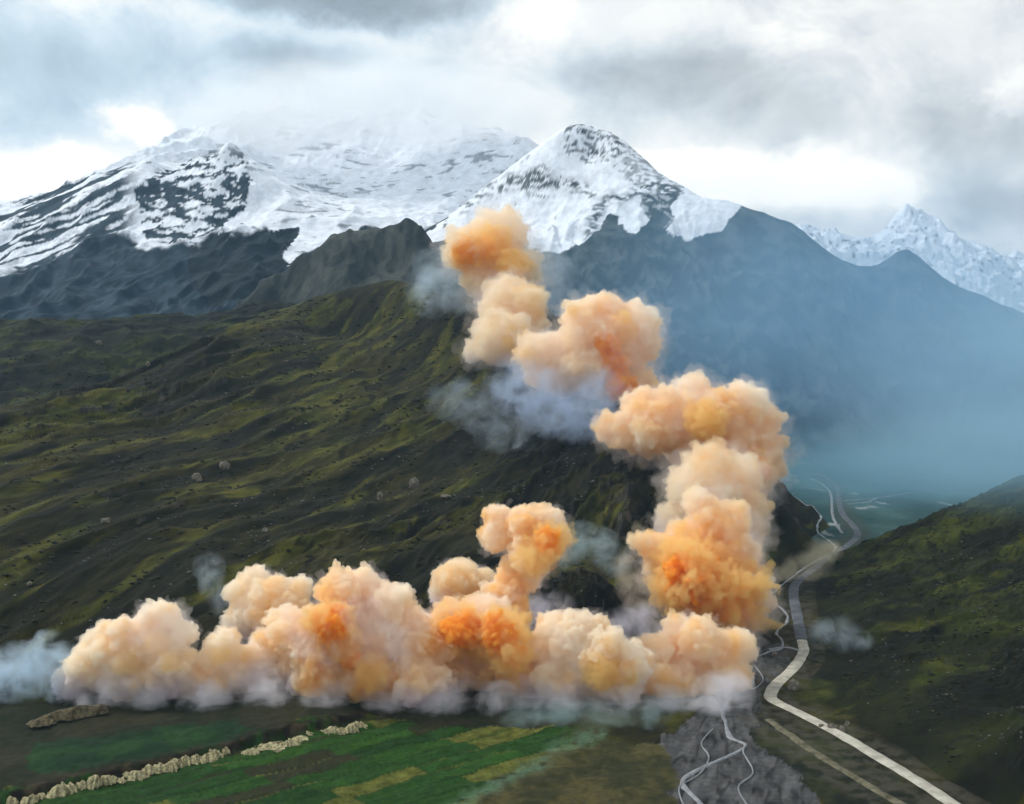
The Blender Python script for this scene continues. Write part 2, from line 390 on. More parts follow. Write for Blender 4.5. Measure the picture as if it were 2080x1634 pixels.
lp += [((u - CX) / F * 9000, 9000, 900) for u in (-600, 0, 500, 900, 1200)] + [P(-200, 480, 7000), P(200, 380, 7200), P(1200, 480, 6500), P(1200, 520, 5900)]
rb_left = RBF(lp, 45.0)
def h_left(x, y):
    h = rb_left(x, y); wx = 80 * fbm(x / 400, y / 400, 3, 131)
    bowl = glacier_mask(x, y, h)
    rough = 1 - 0.45 * bowl
    a, b = rot(x + wx, y, -0.55)
    calm = .35 + .65 * sstep(dist_line(x, y, lcw), 20, 400)
    return h + calm * rough * sstep(h, 150, 500) * (75 * (ridged(a / 300, b / 520, 4, 135, 0.45) - 0.4) + 12 * (ridged(a / 120, b / 170, 5, 141) - 0.4)) + 18 * fbm(x / 260, y / 400, 4, 145)
def proj(x, y, z): return CX + F * x / y, VH - F * (z - H) / y
def glacier_mask(x, y, h):
    u, v = proj(x, y, h)
    u = u + 10 * fbm(x / 130, y / 130, 4, 151); v = v + 10 * fbm(x / 130, y / 130, 4, 155)
    m = inpoly(u, v, [(515, 290), (640, 225), (1100, 200), (1100, 330), (1010, 360), (940, 410), (880, 445), (850, 462), (740, 460), (660, 500), (590, 535), (572, 525), (600, 485), (610, 455), (560, 470), (500, 455), (440, 475), (500, 420), (520, 380), (505, 340)])
    return m.astype(np.float32)
# ---- dark moraine hill before the massif
ml = line([(380, 700, 3900), (480, 625, 4050), (540, 570, 4150), (600, 528, 4250), (680, 485, 4350), (745, 462, 4400), (800, 458, 4400), (850, 462, 4380), (880, 490, 4300), (900, 560, 4150), (930, 640, 4000)], 120)
ml += line([(745, 462, 4400), (730, 520, 4150), (690, 570, 4000), (640, 620, 3900), (620, 680, 3800)], 150)
ml += [P(800, 540, 4150), P(850, 620, 3850), P(760, 640, 3750), P(560, 640, 3950), P(600, 580, 4100), P(500, 700, 3800)]
ml += [(x, y + 350, z - 260) for x, y, z in [P(380, 700, 3900), P(540, 570, 4150), P(680, 485, 4350), P(745, 462, 4400), P(850, 462, 4380), P(900, 560, 4150)]]
ml += [((u - CX) / F * 3400, 3400, 100) for u in (300, 600, 900)] + [P(100, 760, 3900), P(1100, 760, 3900)]
rb_mor = RBF(ml, 40.0)
def h_mor(x, y):
    return rb_mor(x, y) + 26 * fbm(x / 200, y / 300, 5, 161) + 22 * (ridged(x / 120, y / 260, 5, 165) - 0.4)
# ---- far white peaks on the right
fl = line([(1500, 560, 7600), (1600, 470, 7800), (1640, 462, 7900), (1700, 470, 7900), (1760, 488, 7900), (1790, 474, 8000), (1838, 424, 8000), (1862, 432, 8000), (1895, 440, 8000), (1950, 492, 8000), (2010, 515, 8000), (2080, 518, 8000), (2300, 560, 8000), (2800, 620, 8000)], 160)
fl += [(x * 0.97, y - 900, z - 560) for x, y, z in fl[::3]] + [(x * 1.05, y + 1200, z - 700) for x, y, z in fl[::3]]
rb_far = RBF(fl, 40.0)
def h_far(x, y):
    return rb_far(x, y) + 70 * (ridged(x / 260, y / 400, 4, 171, 0.5) - 0.42) + 45 * fbm(x / 140, y / 140, 5, 175)

# ---- colours per landform (x, y, z, slope) -> rgb
def c_floor(x, y, z, sl):
    u, v = proj(x, y, 0 * z)
    un = u + 30 * fbm(x / 22, y / 40, 6, 201, .72); vn = v + 14 * fbm(x / 22, y / 40, 6, 203, .72)
    n1 = fbm(x / 45, y / 45, 4, 205); n2 = fbm(x / 9, y / 9, 3, 207)
    c = c_hill(x, y, 0 * x, 0 * x, 251, ST2, -.14) * .9
    # cultivated strips in the lower left
    crop = sstep(vn, 1455, 1475) * sstep(1180 - un + 0.0 * vn, -20, 60) * (un < 1240)
    a, b = rot(x, y, 0.70)
    cell = np.floor(a / 62 + 3.1 * np.floor(b / 16)) * 7.3 + np.floor(b / 16 + 0.25 * fbm(x / 60, y / 60, 2, 209)) * 13.7
    hsh = np.abs(np.sin(cell * 12.9898) * 43758.5453) % 1.0
    cf = lerpc((.007, .030, .004), (.020, .062, .007), hsh)
    cf = np.where((hsh > 0.80)[..., None], lerpc((.060, .068, .010), (.085, .090, .018), sstep(n2, -.5, .5)), cf)
    cf = np.where(((hsh > 0.55) & (hsh < 0.64))[..., None], np.array((.020, .022, .008), np.float32), cf)
    cf = cf * (1 + 0.22 * n2 + .35 * fbm(a / 40, b / 2.4, 3, 223))[..., None]
    edge = np.minimum(np.abs((b / 16 + 0.25 * fbm(x / 60, y / 60, 2, 209)) % 1.0), 1.0)
    cf = cf * (0.55 + 0.45 * sstep(edge, 0.02, 0.14))[..., None]
    c = c * (1 - crop[..., None]) + cf * crop[..., None]
    # dark uncultivated strip above the bluffs and below the smoke
    dk = inpoly(un, vn, [(-900, 1400), (1200, 1400), (1180, 1475), (900, 1480), (745, 1455), (560, 1500), (480, 1515), (250, 1580), (0, 1625), (-900, 1800)])
    c = np.where(dk[..., None], lerpc((.010, .014, .006), (.022, .022, .010), sstep(n1, -.5, .5)), c)
    # damp green meadow patches inside the strip
    md = inpoly(un, vn, [(60, 1520), (210, 1505), (480, 1480), (520, 1500), (300, 1560), (60, 1590)])
    c = np.where(md[..., None], lerpc((.006, .022, .008), (.012, .040, .010), sstep(n1, -.5, .5)), c)
    # pale grass line and brown-green mound
    mo = inpoly(un, vn, [(930, 1660), (1000, 1600), (1120, 1530), (1250, 1505), (1350, 1510), (1400, 1580), (1400, 1720), (930, 1720)])
    c = np.where(mo[..., None], lerpc((.024, .026, .010), (.060, .052, .018), sstep(n1 + .6 * n2, -.6, .6)), c)
    gl = np.exp(-(dist_line(un, vn, [(900, 1650), (985, 1605), (1070, 1560), (1160, 1510), (1220, 1490)]) / 13) ** 2) * sstep(n2, -.9, .1)
    c = c * (1 - .8 * gl[..., None]) + np.array((.075, .125, .075), np.float32) * (.8 * gl[..., None])
    # gravel river bed
    gr = inpoly(un, vn, [(1340, 1500), (1420, 1450), (1470, 1420), (1500, 1380), (1500, 1320), (1600, 1300), (1605, 1360), (1560, 1400), (1545, 1440), (1570, 1480), (1620, 1560), (1680, 1650), (1760, 1740), (1400, 1740), (1370, 1600)])
    gsoft = sstep(fbm(x / 16, y / 26, 4, 211), -.75, .2)
    ra, rb2 = rot(x, y * .5, 1.0)
    gsoft = gsoft * .6 + .55 * sstep(fbm(ra / 16, rb2 / 6, 4, 213), -.2, .6)
    cg = lerpc((.010, .011, .012), (.082, .081, .082), np.clip(gsoft, 0, 1))
    cg = cg * (1 - .6 * sstep(ridged(ra / 40, rb2 / 14, 3, 214), .5, .8))[..., None]
    c = np.where(gr[..., None], cg, c)
    # turf and scrub bank between gravel and road
    tb = inpoly(un, vn, [(1540, 1450), (1570, 1455), (1700, 1510), (1860, 1600), (1960, 1700), (1760, 1720), (1690, 1650), (1630, 1570), (1530, 1510)])
    c = np.where(tb[..., None], lerpc((.007, .009, .005), (.028, .032, .011), sstep(n1 + .5 * n2, -.5, .7)), c)
    # shingle beside the upper river, far flats with haze teal painted into their colour
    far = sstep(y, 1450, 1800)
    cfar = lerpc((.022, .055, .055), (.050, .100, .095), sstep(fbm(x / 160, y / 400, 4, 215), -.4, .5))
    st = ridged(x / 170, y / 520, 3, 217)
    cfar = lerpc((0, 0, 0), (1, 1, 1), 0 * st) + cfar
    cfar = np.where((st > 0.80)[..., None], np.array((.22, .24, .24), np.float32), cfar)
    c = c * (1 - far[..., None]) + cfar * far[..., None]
    tdx, tdy = BL1[0] - BL0[0], BL1[1] - BL0[1]; tL = math.hypot(tdx, tdy)
    tn = -(x - BL0[0]) * tdy / tL + (y - BL0[1]) * tdx / tL
    be = np.exp(-((tn - 2) / 9.0) ** 2) * (un < 800) * sstep(fbm(x / 12, y / 12, 3, 221), -.7, .2)
    c = c * (1 - be[..., None]) + lerpc((.008, .006, .004), (.040, .030, .016), sstep(n2, -.3, .6)) * be[..., None]
    # trampled verges
    rd = sstep(28 - dr[:z.shape[0]], 0, 14) * sstep(fbm(x / 12, y / 12, 3, 219), -.5, .3)
    c = c * (1 - .6 * rd[..., None]) + np.array((.06, .055, .04), np.float32) * (.6 * rd[..., None])
    return c
def c_hill(x, y, z, sl, seed, st, rockbias, warm=1.0):
    a, b = strata(x, y, st, 21)
    n1 = fbm(a / 150, b / 34, 4, seed); n2 = fbm(a / 34, b / 20, 4, seed + 5); n3 = ridged(a / 70, b / 12, 4, seed + 9)
    big = fbm(a / 330, b / 110, 3, seed + 31)
    c = lerpc((.010, .0105, .004), (.046 * warm, .041, .008), sstep(n1 + .3 * n2 + .5 * big, -.35, .85))
    c = c * (1 - 0.5 * sstep(n2, 0.0, 0.7))[..., None]
    n4 = fbm(a / 100, b / 22, 4, seed + 21)
    olive = sstep(n4 + .7 * big, .12, .55); c = c * (1 - .7 * olive[..., None]) + lerpc((.046, .052, .007), (.100, .096, .012), sstep(n2, -.4, .4)) * (.7 * olive[..., None])
    dk = sstep(n3 + .35 * n2, .50, .85)
    c = c * (1 - .85 * dk[..., None]) + np.array((.006, .006, .004), np.float32) * (.85 * dk[..., None])
    rk = sstep(.55 * sl + .42 * fbm(a / 44, b / 9, 4, seed + 13) + .25 * n2 + rockbias, .66, 1.0)
    cr = lerpc((.022, .020, .017), (.085, .076, .062), sstep(fbm(x / 40, y / 50, 4, seed + 17), -.3, .7))
    c = c * (1 - rk[..., None]) + cr * rk[..., None]
    return c * .86
def c_spur(x, y, z, sl):
    rb = 0.22 * sstep(x, -150, 250) * sstep(z, 10, 90) + 0.12 * sstep(fbm(x / 300, y / 300, 3, 77), 0, .6) - 0.16 - .25 * sstep(z, 330, 440)
    c = c_hill(x, y, z, sl, 221, ST, rb)
    crag = sstep(x, -220, 120) * sstep(z, 15, 60) * sstep(430 - z, 0, 80) * sstep(fbm(x / 160, y / 300, 4, 225), -.45, .15)
    return c * (1 - .62 * crag)[..., None]
def c_knoll(x, y, z, sl):
    c = c_hill(x, y, z, sl, 231, ST, 0.0); return c * .55
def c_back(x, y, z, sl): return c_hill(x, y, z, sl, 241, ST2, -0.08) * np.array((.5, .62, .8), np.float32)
def c_right(x, y, z, sl): return c_hill(x, y, z, sl, 251, ST2, -0.14, .85) * np.array((.60, .68, .60), np.float32)
SNOW = (.76, .80, .87)
def rockc(x, y, seed, a=(.030, .036, .042), b=(.085, .090, .095)):
    return lerpc(a, b, sstep(fbm(x / 90, y / 90, 5, seed), -.5, .6))
def snowmix(c, m): return c * (1 - m[..., None]) + np.array(SNOW, np.float32) * m[..., None]
def c_mid(x, y, z, sl):
    u, v = proj(x, y, z)
    nz = fbm(x / 170, y / 170, 5, 261); n2 = ridged(x / 95, y / 150, 5, 265)
    un = u + 16 * nz; vn = v + 16 * fbm(x / 120, y / 120, 5, 267)
    c = rockc(x, y, 269, (.010, .020, .028), (.075, .092, .098)) * (1 - .65 * sstep(ridged((x + .4 * z) / 130, z / 260, 4, 270), .45, .8))[..., None]
    sn = inpoly(un, vn, [(820, 520), (900, 455), (950, 400), (1000, 355), (1150, 240), (1260, 240), (1390, 355), (1500, 395), (1505, 430), (1455, 470), (1405, 492), (1360, 478), (1340, 440), (1328, 410), (1312, 452), (1300, 474), (1235, 440), (1215, 470), (1150, 500), (1090, 510), (1040, 500), (960, 500), (900, 490)])
    sn = sn.astype(np.float32)
    zz = z * 1.1; a, b = rot(x, zz, -0.35); n3 = ridged(a / 150, b / 60, 5, 268); n4 = fbm(x / 36, zz / 28, 5, 266, .6)
    rk = .8 * sstep(.45 * nz + n3 + .2 * (sl - .6) + .15 * n4, .95, 1.12)
    def band(pts, wd):
        return np.exp(-(dist_line(un, vn, pts) / wd) ** 2)
    rk = rk + band([(950, 415), (990, 390), (1050, 358), (1110, 352)], 15) * sstep(n4 + n3, .1, .6)
    rk = rk + band([(1030, 375), (1100, 372), (1160, 378), (1200, 395)], 11) * sstep(n4 + n3, .0, .5)
    rk = rk + band([(1195, 470), (1215, 430), (1245, 405), (1290, 390), (1360, 385)], 13) * sstep(n4 + n3, .0, .5)
    rk = rk + .8 * inpoly(un, vn, [(1135, 240), (1245, 240), (1265, 320), (1190, 330), (1150, 310)]) * sstep(n4 + .6 * n3, .15, .5)
    rk = rk + .55 * inpoly(un, vn, [(1245, 280), (1400, 370), (1380, 400), (1290, 380), (1240, 330)]) * sstep(n4 + .6 * n3, .05, .4)
    rk = np.clip(rk, 0, .95)
    tri = inpoly(un, vn, [(1300, 400), (1375, 395), (1350, 470), (1320, 480)])
    sn = sn * (1 - np.maximum(rk, tri * (.55 + .45 * sstep(n4 + n3, .1, .5))))
    return snowmix(c, sn)
def c_left(x, y, z, sl):
    u, v = proj(x, y, z)
    nz = fbm(x / 150, y / 150, 5, 271); a, b = rot(x, y, 0.6); n2 = ridged(a / 85, b / 230, 5, 275)
    un = u + 16 * nz; vn = v + 20 * fbm(x / 110, y / 110, 5, 277)
    c = rockc(x, y, 279, (.010, .021, .034), (.032, .054, .074))
    lineV = np.interp(un, [-900, 0, 60, 130, 200, 260, 300, 340, 400, 450, 520, 600, 760, 900, 1300], [560, 560, 540, 525, 462, 480, 520, 505, 500, 480, 470, 450, 470, 470, 500])
    sn = sstep(lineV - vn, -4, 14)
    g = glacier_mask(x, y, z)
    steep = sstep(sl, .75, 1.25)
    but = inpoly(un, vn, [(265, 380), (330, 350), (470, 290), (520, 360), (500, 430), (440, 475), (390, 500), (300, 480), (280, 430)])
    zz = z * 1.1; fx, fz = rot(x, zz, math.radians(34)); fx = fx + 40 * fbm(x / 160, zz / 160, 3, 282)
    n4 = fbm(x / 60, zz / 42, 5, 283); n5 = fbm(x / 24, zz / 18, 4, 287)
    stripe = ridged(fx / 700, (fz + 26 * fbm(x / 200, zz / 200, 3, 284)) / 95, 3, 286)
    flank = sstep(300 - u, 0, 60)
    cliff = ridged(x / 150 + .3 * n4, zz / 80, 5, 288) + .40 * n4 + .35 * fbm(x / 300, zz / 200, 3, 289)
    rk = np.maximum(flank * sstep(stripe + .16 * n4 + .10 * n5 + .35 * np.exp(-((v - np.interp(u, [0, 130, 240, 305], [446, 402, 374, 340])) / 16) ** 2) + .12 * sstep(v, 400, 500), .42, .56), np.maximum(but, .30) * sstep(cliff + .12 * but + .34 * but + .3 * n5, .60, .78))
    rk = np.maximum(rk, (1 - flank) * sstep(cliff + .1 * steep + .2 * n5, .95, 1.15))
    dark = inpoly(un, vn, [(380, 500), (480, 468), (590, 455), (620, 470), (590, 540), (500, 610), (420, 625), (390, 570)])  # cirque cliff, its shade painted in as a darker rock tone
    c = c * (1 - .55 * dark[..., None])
    top = sstep(330 - v, 0, 40)
    rk = rk * (1 - .55 * top)
    sn = sn * (1 - rk)
    rg = sstep(.30 * n4 + ridged(x / 380, zz / 75, 4, 281) + .5 * fbm(x / 420, zz / 200, 3, 290), .66, .86) * .8
    sn = np.maximum(sn * (1 - g), g * (1 - .75 * rg))
    return snowmix(c, sn)
def c_mor(x, y, z, sl):
    return lerpc((.016, .022, .022), (.060, .066, .058), sstep(fbm(x / 130, y / 260, 5, 285) + .5 * fbm(x / 30, y / 60, 4, 287), -.5, .7))
def c_far(x, y, z, sl):
    n2 = ridged(x / 110, z / 90, 5, 291); c = rockc(x, y, 293, (.09, .09, .10), (.20, .20, .21))
    return snowmix(c, 1 - sstep(n2 + .4 * fbm(x / 50, z / 40, 4, 295), .60, .85))

M_turf = mat_ground('turf', 0.14, 3.0, contrast=0.55, ang=math.radians(36))
M_turf2 = mat_ground('slope_turf', 0.14, 3.0, contrast=0.55, ang=math.radians(10))
M_floor = mat_ground('valley_turf', 0.22, 0.6, contrast=0.35)
M_rock = mat_ground('mountain_rock', 0.02, 9.0, 0.9, 0.22, 0.03)
land('valley_floor', 0, 1e9, h_floor, c_floor, M_floor)
land('green_hillside', 600, 3300, h_spur, c_spur, M_turf, x1=520)
land('rocky_knoll', 800, 1250, h_knoll, c_knoll, M_turf)
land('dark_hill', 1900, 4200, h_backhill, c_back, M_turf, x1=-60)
land('right_hillside', 430, 2300, h_right, c_right, M_turf2, x0=150)
land('blue_mountain', 2800, 7400, h_mid, c_mid, M_rock)
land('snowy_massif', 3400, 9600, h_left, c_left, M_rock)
land('moraine_hill', 3300, 5200, h_mor, c_mor, M_rock)
land('white_peaks', 6500, 9800, h_far, c_far, M_rock)
top = np.full((NR, NC), -1e9, np.float32)
for L in lands: top[L.i0:L.i1] = np.maximum(top[L.i0:L.i1], L.h)
for L in lands:
    h = L.h; t = top[L.i0:L.i1]; x = XX[L.i0:L.i1]; y = YY[L.i0:L.i1]
    nr, nc = h.shape
    ok = h > t - (2.0 + 0.006 * y)
    if L.name == 'valley_floor': ok = ok | (h > t - 40)
    q = ok[:-1, :-1] | ok[1:, :-1] | ok[:-1, 1:] | ok[1:, 1:]
    dzy = (h[1:, :-1] - h[:-1, :-1]) / (y[1:, :-1] - y[:-1, :-1]); dzx = (h[:-1, 1:] - h[:-1, :-1]) / (x[:-1, 1:] - x[:-1, :-1])
    sl = np.zeros_like(h); sl[:-1, :-1] = np.hypot(dzx, dzy); sl[-1] = sl[-2]; sl[:, -1] = sl[:, -2]
    c = L.cf(x, y, h, sl)
    idx = np.arange(nr * nc).reshape(nr, nc)
    fa = np.stack([idx[:-1, :-1], idx[:-1, 1:], idx[1:, 1:], idx[1:, :-1]], -1)[q]
    used = np.zeros(nr * nc, bool); used[fa.ravel()] = True
    remap = np.cumsum(used) - 1
    V = np.stack([x, y, h], -1).reshape(-1, 3)[used]; C = c.reshape(-1, 3)[used]
    o = link_mesh(L.name, V, remap[fa], L.mat, colors=C)
    tag(o, kind='structure')
def surf(x, y):
    """height of the topmost land at a point"""
    x = np.atleast_1d(np.asarray(x, float)); y = np.atleast_1d(np.asarray(y, float))
    i = np.clip(np.searchsorted(ds, y) - 1, 0, NR - 2); f = (y - ds[i]) / (ds[i + 1] - ds[i])
    u = CX + F * x / y; j = np.clip(np.searchsorted(us, u) - 1, 0, NC - 2); g = np.clip((u - us[j]) / (us[j + 1] - us[j]), 0, 1)
    return (top[i, j] * (1 - f) * (1 - g) + top[i + 1, j] * f * (1 - g) + top[i, j + 1] * (1 - f) * g + top[i + 1, j + 1] * f * g)
def hit(u, v):
    """ground point seen at a photo pixel"""
    z = H + (VH - v) / F * ds
    x = (u - CX) / F * ds; s = surf(x, ds)
    k = np.argmax(s > z); d = ds[k]
    return np.array([(u - CX) / F * d, d, s[k]])

# ---- road, track, river: draped strips
def strip(name, pts, w0, mat, lift, seed, wvar=0.15, kind='structure', wfun=None):
    p = np.array([q[:2] for q in pts]); 
    # Catmull-Rom resample
    out = []
    for i in range(len(p) - 1):
        a = p[max(i - 1, 0)]; b = p[i]; c = p[i + 1]; d = p[min(i + 2, len(p) - 1)]
        n = max(4, int(np.linalg.norm(c - b) / 4.0))
        for t in np.arange(n) / n:
            out.append(.5 * ((2 * b) + (-a + c) * t + (2 * a - 5 * b + 4 * c - d) * t * t + (-a + 3 * b - 3 * c + d) * t ** 3))
    out = np.array(out); tan = np.gradient(out, axis=0); tan /= np.linalg.norm(tan, axis=1)[:, None] + 1e-9
    nor = np.stack([-tan[:, 1], tan[:, 0]], 1); s = np.cumsum(np.r_[0, np.linalg.norm(np.diff(out, axis=0), axis=1)])
    K = 6; V = []
    for k in range(K + 1):
        f = k / K * 2 - 1
        w = w0 * (1 + wvar * fbm(s / 30.0, s * 0 + (seed + (5 if f > 0 else 0)), 3, seed))
        if wfun is not None: w = w * wfun(out)
        q = out + nor * (f * w * .5)[:, None]
        crown = lift + 0.35 * (1 - f * f) - (0.5 if abs(f) == 1 else 0)
        V.append(np.stack([q[:, 0], q[:, 1], surf(q[:, 0], q[:, 1]) + crown], 1))
    V = np.stack(V, 1); n = len(out)
    zc = V[:, 1:-1, 2].max(axis=1)
    V[:, 1:-1, 2] = np.maximum(V[:, 1:-1, 2], zc[:, None] - 0.6)
    idx = np.arange(n * (K + 1)).reshape(n, K + 1)
    fa = np.stack([idx[:-1, :-1], idx[:-1, 1:], idx[1:, 1:], idx[1:, :-1]], -1).reshape(-1, 4)
    o = link_mesh(name, V.reshape(-1, 3), fa, mat); tag(o, kind=kind); return o
M_road = mat_plain('pale_gravel', (.27, .255, .21), (.45, .43, .36), 0.12, 0.9)
M_far = mat_plain('grey_asphalt', (.055, .062, .072), (.11, .12, .135), 0.05, 0.9)
M_track = mat_plain('dirt_track', (.045, .042, .025), (.16, .145, .095), 0.16, 0.95)
M_river = mat_plain('river_water', (.11, .12, .135), (.26, .27, .29), 0.10, 0.55, spec=0.25)
M_stream = mat_plain('pale_stream', (.12, .13, .14), (.26, .275, .28), 0.05, 0.6, spec=0.2)
roadfun = lambda o: np.interp(o[:, 1], [600, 930, 985, 1100, 1500, 2000, 3000], [1.0, 1.05, .95, .95, .9, 1.0, 1.1])
cutk = 11
strip('road', roadw[:cutk + 1], 9.8, M_road, 0.9, 3, 0.12, wfun=roadfun)
strip('road', roadw[cutk:], 11.0, M_far, 0.85, 6, 0.10)
strip('dirt_track', trackw, 6.5, M_track, 0.5, 4, 0.6)
strip('river', riverw, 3.4, M_river, 0.5, 5, 1.1, wfun=lambda o: np.interp(o[:, 1], [600, 900, 1000, 1400], [1.0, .8, .7, .9]))
for k, q in enumerate([[(1560, 1320), (1600, 1316), (1632, 1326)],
          [(1578, 976), (1600, 970), (1640, 966), (1670, 962)], [(1645, 972), (1672, 985), (1688, 1005), (1692, 1050), (1712, 1085)],
          [(1390, 1640), (1380, 1600), (1420, 1575), (1440, 1540), (1425, 1510), (1450, 1480)], [(1520, 1640), (1500, 1600), (1530, 1570), (1510, 1530), (1515, 1516)], [(1500, 1400), (1530, 1400), (1550, 1380), (1530, 1350)],
          [(1720, 1025), (1760, 1020), (1782, 1012)], [(1712, 1018), (1780, 1012), (1850, 1000)], [(1600, 945), (1660, 940), (1690, 948), (1740, 945)]]):
    strip('stream', [ground(*z) for z in q], (1.1 if 3 <= k <= 5 else 5.0) if k else 4.0, M_stream, 0.7, 20 + k, 0.5)

def mat_wisp(color, density, cen, noise_scale, step=0.5, carve=(.36, .66)):
    """thin smoke that fades to nothing away from each of its puffs"""
    m = bpy.data.materials.new('thin_smoke'); m.use_nodes = True; t = m.node_tree; t.nodes.clear(); n = N(t)
    out = n.new('ShaderNodeOutputMaterial'); pv = n.new('ShaderNodeVolumePrincipled'); tc = n.new('ShaderNodeTexCoord')
    wc = n.noise(tc.outputs['Object'], noise_scale * .6, 2.0, 0.5, col=True)
    wv = n.new('ShaderNodeVectorMath', operation='MULTIPLY_ADD'); n.link(wc, wv.inputs[0])
    k = .9 / noise_scale; wv.inputs[1].default_value = (k, k, k)
    off = n.new('ShaderNodeVectorMath', operation='SUBTRACT'); n.link(tc.outputs['Object'], off.inputs[0]); off.inputs[1].default_value = (k / 2, k / 2, k / 2)
    n.link(off.outputs[0], wv.inputs[2]); tot = None
    for c, r in cen:
        d = n.new('ShaderNodeVectorMath', operation='DISTANCE'); n.link(wv.outputs[0], d.inputs[0]); d.inputs[1].default_value = c
        g = n.ramp(d.outputs['Value'], r * 1.12, r * .1)
        tot = g if tot is None else n.m('ADD', tot, g)
    f = n.noise(tc.outputs['Object'], noise_scale, 5.0, 0.62, dist=0.6)
    cv = n.m('MULTIPLY', n.ramp(f, *carve), n.m('MINIMUM', tot, 1.0))
    n.link(n.m('MULTIPLY', cv, density * 2.6), pv.inputs['Density'])
    pv.inputs['Color'].default_value = (*color, 1); pv.inputs['Absorption Color'].default_value = (0, 0, 0, 1)
    n.link(pv.outputs[0], out.inputs['Volume']); m.cycles.volume_step_rate = step
    return m
def ico(sub):
    import bmesh
    bm = bmesh.new(); bmesh.ops.create_icosphere(bm, subdivisions=sub, radius=1.0)
    v = np.array([q.co[:] for q in bm.verts]); f = np.array([[w.index for w in q.verts] for q in bm.faces]); bm.free(); return v, f
ICO = {s: ico(s) for s in (1, 2, 3)}
# ------------------------------------------------------------------ boulders, earth bluffs, scrub
M_boulder = mat_plain('pale_boulder', (.06, .054, .043), (.20, .18, .145), 0.35, 0.95, 0.5)
M_bluff = mat_plain('bare_earth', (.10, .085, .045), (.46, .42, .24), 0.45, 0.97, 0.4)
_bv, _bf = None, None
def rock_mesh(seed, k=3):
    v, f = ICO[k]; q = v * 1.3 + seed * 3.7
    v = v * (1 + .38 * pn3(q, 70) + .20 * pn3(q * 2.3, 71) + .09 * pn3(q * 5, 72))[:, None]
    return v, f
def boulder(u, v, wpx, hpx, label, seed):
    p = hit(u, v); k = p[1] / F; V, Fa = rock_mesh(seed)
    V = V * np.array([wpx * .5 * k, wpx * .4 * k, hpx * .62 * k]); V[:, 2] += hpx * .2 * k
    o = link_mesh('boulder', V, Fa, M_boulder, smooth=False); o.location = p
    o.rotation_euler.z = rng0.uniform(0, 6)
    tag(o, label, 'boulder', 'pale boulders on the slopes'); return o
rng0 = np.random.RandomState(11)
for k, q in enumerate([
    (455, 955, 24, 18, 'larger of the two pale boulders side by side in mid hillside on the left'),
    (400, 978, 20, 20, 'smaller lower one of the two pale boulders in mid hillside on the left'),
    (840, 992, 20, 24, 'tall pale boulder on the hillside above the lone smoke column'),
    (772, 1015, 16, 18, 'narrow boulder on the hillside left of the tall pale boulder'),
    (300, 748, 10, 9, 'tiny pale boulder near the top of the dark hill at far left'),
    (200, 700, 13, 10, 'pale boulder on the shaded dark hill at far left'),
    (215, 1062, 20, 12, 'flat pale boulder low on the left hillside, above the smoke row'),
    (905, 1014, 22, 9, 'flat grey slab of rock just left of the lone smoke column head'),
    (540, 1082, 16, 10, 'small grey boulder on the hillside above the white topped smoke'),
    (60, 1190, 14, 9, 'small boulder low on the hillside at the left edge'),
    (1612, 1402, 30, 22, 'large pale rock beside the inner side of the road bend'),
    (1690, 1482, 22, 12, 'long pale rock in the rubble pile above the road'),
    (1712, 1488, 16, 14, 'rounded pale rock in the middle of the rubble pile above the road'),
    (1722, 1476, 12, 12, 'brightest small rock at the top of the rubble pile above the road'),
    (1668, 1478, 14, 8, 'low grey rock at the left end of the rubble pile above the road'),
    (1574, 1332, 12, 8, 'small bright rock in the stream bed by the road junction')]):
    boulder(*q, seed=k + 1)
def bluff_mesh(seed, w, h, dep):
    """eroded face of bare earth: fluted front, rounded crown, buried back"""
    nu, nv = 22, 12; V = []
    for j in range(nv + 1):
        for i in range(nu + 1):
            a = i / nu * 2 - 1; t = j / nv
            V.append((a, t))
    V = np.array(V); a, t = V[:, 0], V[:, 1]
    prof = np.clip(1 - np.abs(a) ** (1.3 + (seed % 3) * .5), 0, 1)
    z = h * prof ** .6 * np.sin(np.clip(t / .62, 0, 1) * np.pi / 2) * (1 - .75 * sstep(t, .66, 1.0))
    y = -dep * .55 + dep * t * 1.2 + dep * .5 * np.abs(a) ** 2
    fl = pn2(a * 2.6 + seed * 5.1, t * .7 + seed, 81) * .5 + pn2(a * 6 + seed * 2.1, t * 1.4, 82) * .28
    y = y + fl * dep * .8; z = z * (1 + .22 * pn2(a * 2.2 + seed * 3.3, t * 0 + .5, 83)) - .5
    x = a * w * .5 * (1 + .3 * pn2(t * 3 + seed, a * 0 + .5, 84)) + (((seed * 7) % 5) - 2) * .22 * z
    idx = np.arange((nu + 1) * (nv + 1)).reshape(nv + 1, nu + 1)
    fa = np.stack([idx[:-1, :-1], idx[:-1, 1:], idx[1:, 1:], idx[1:, :-1]], -1).reshape(-1, 4)
    return np.stack([x, y, z], 1), fa
BR = math.atan2(BL1[1] - BL0[1], BL1[0] - BL0[0])
ROWA = [(24, 1630, 16, 20), (61, 1628, 20, 24), (82, 1616, 18, 15), (117, 1614, 24, 24), (141, 1607, 20, 27), (165, 1598, 20, 20), (187, 1594, 18, 27), (220, 1586, 22, 20), (248, 1583, 9, 9),
        (261, 1574, 12, 14), (279, 1577, 24, 20), (298, 1568, 20, 20), (328, 1562, 24, 18), (347, 1560, 18, 18), (364, 1552, 14, 20), (379, 1548, 11, 20), (391, 1542, 10, 15), (405, 1544, 18, 18),
        (424, 1541, 22, 20), (440, 1533, 18, 20), (457, 1525, 18, 15)]
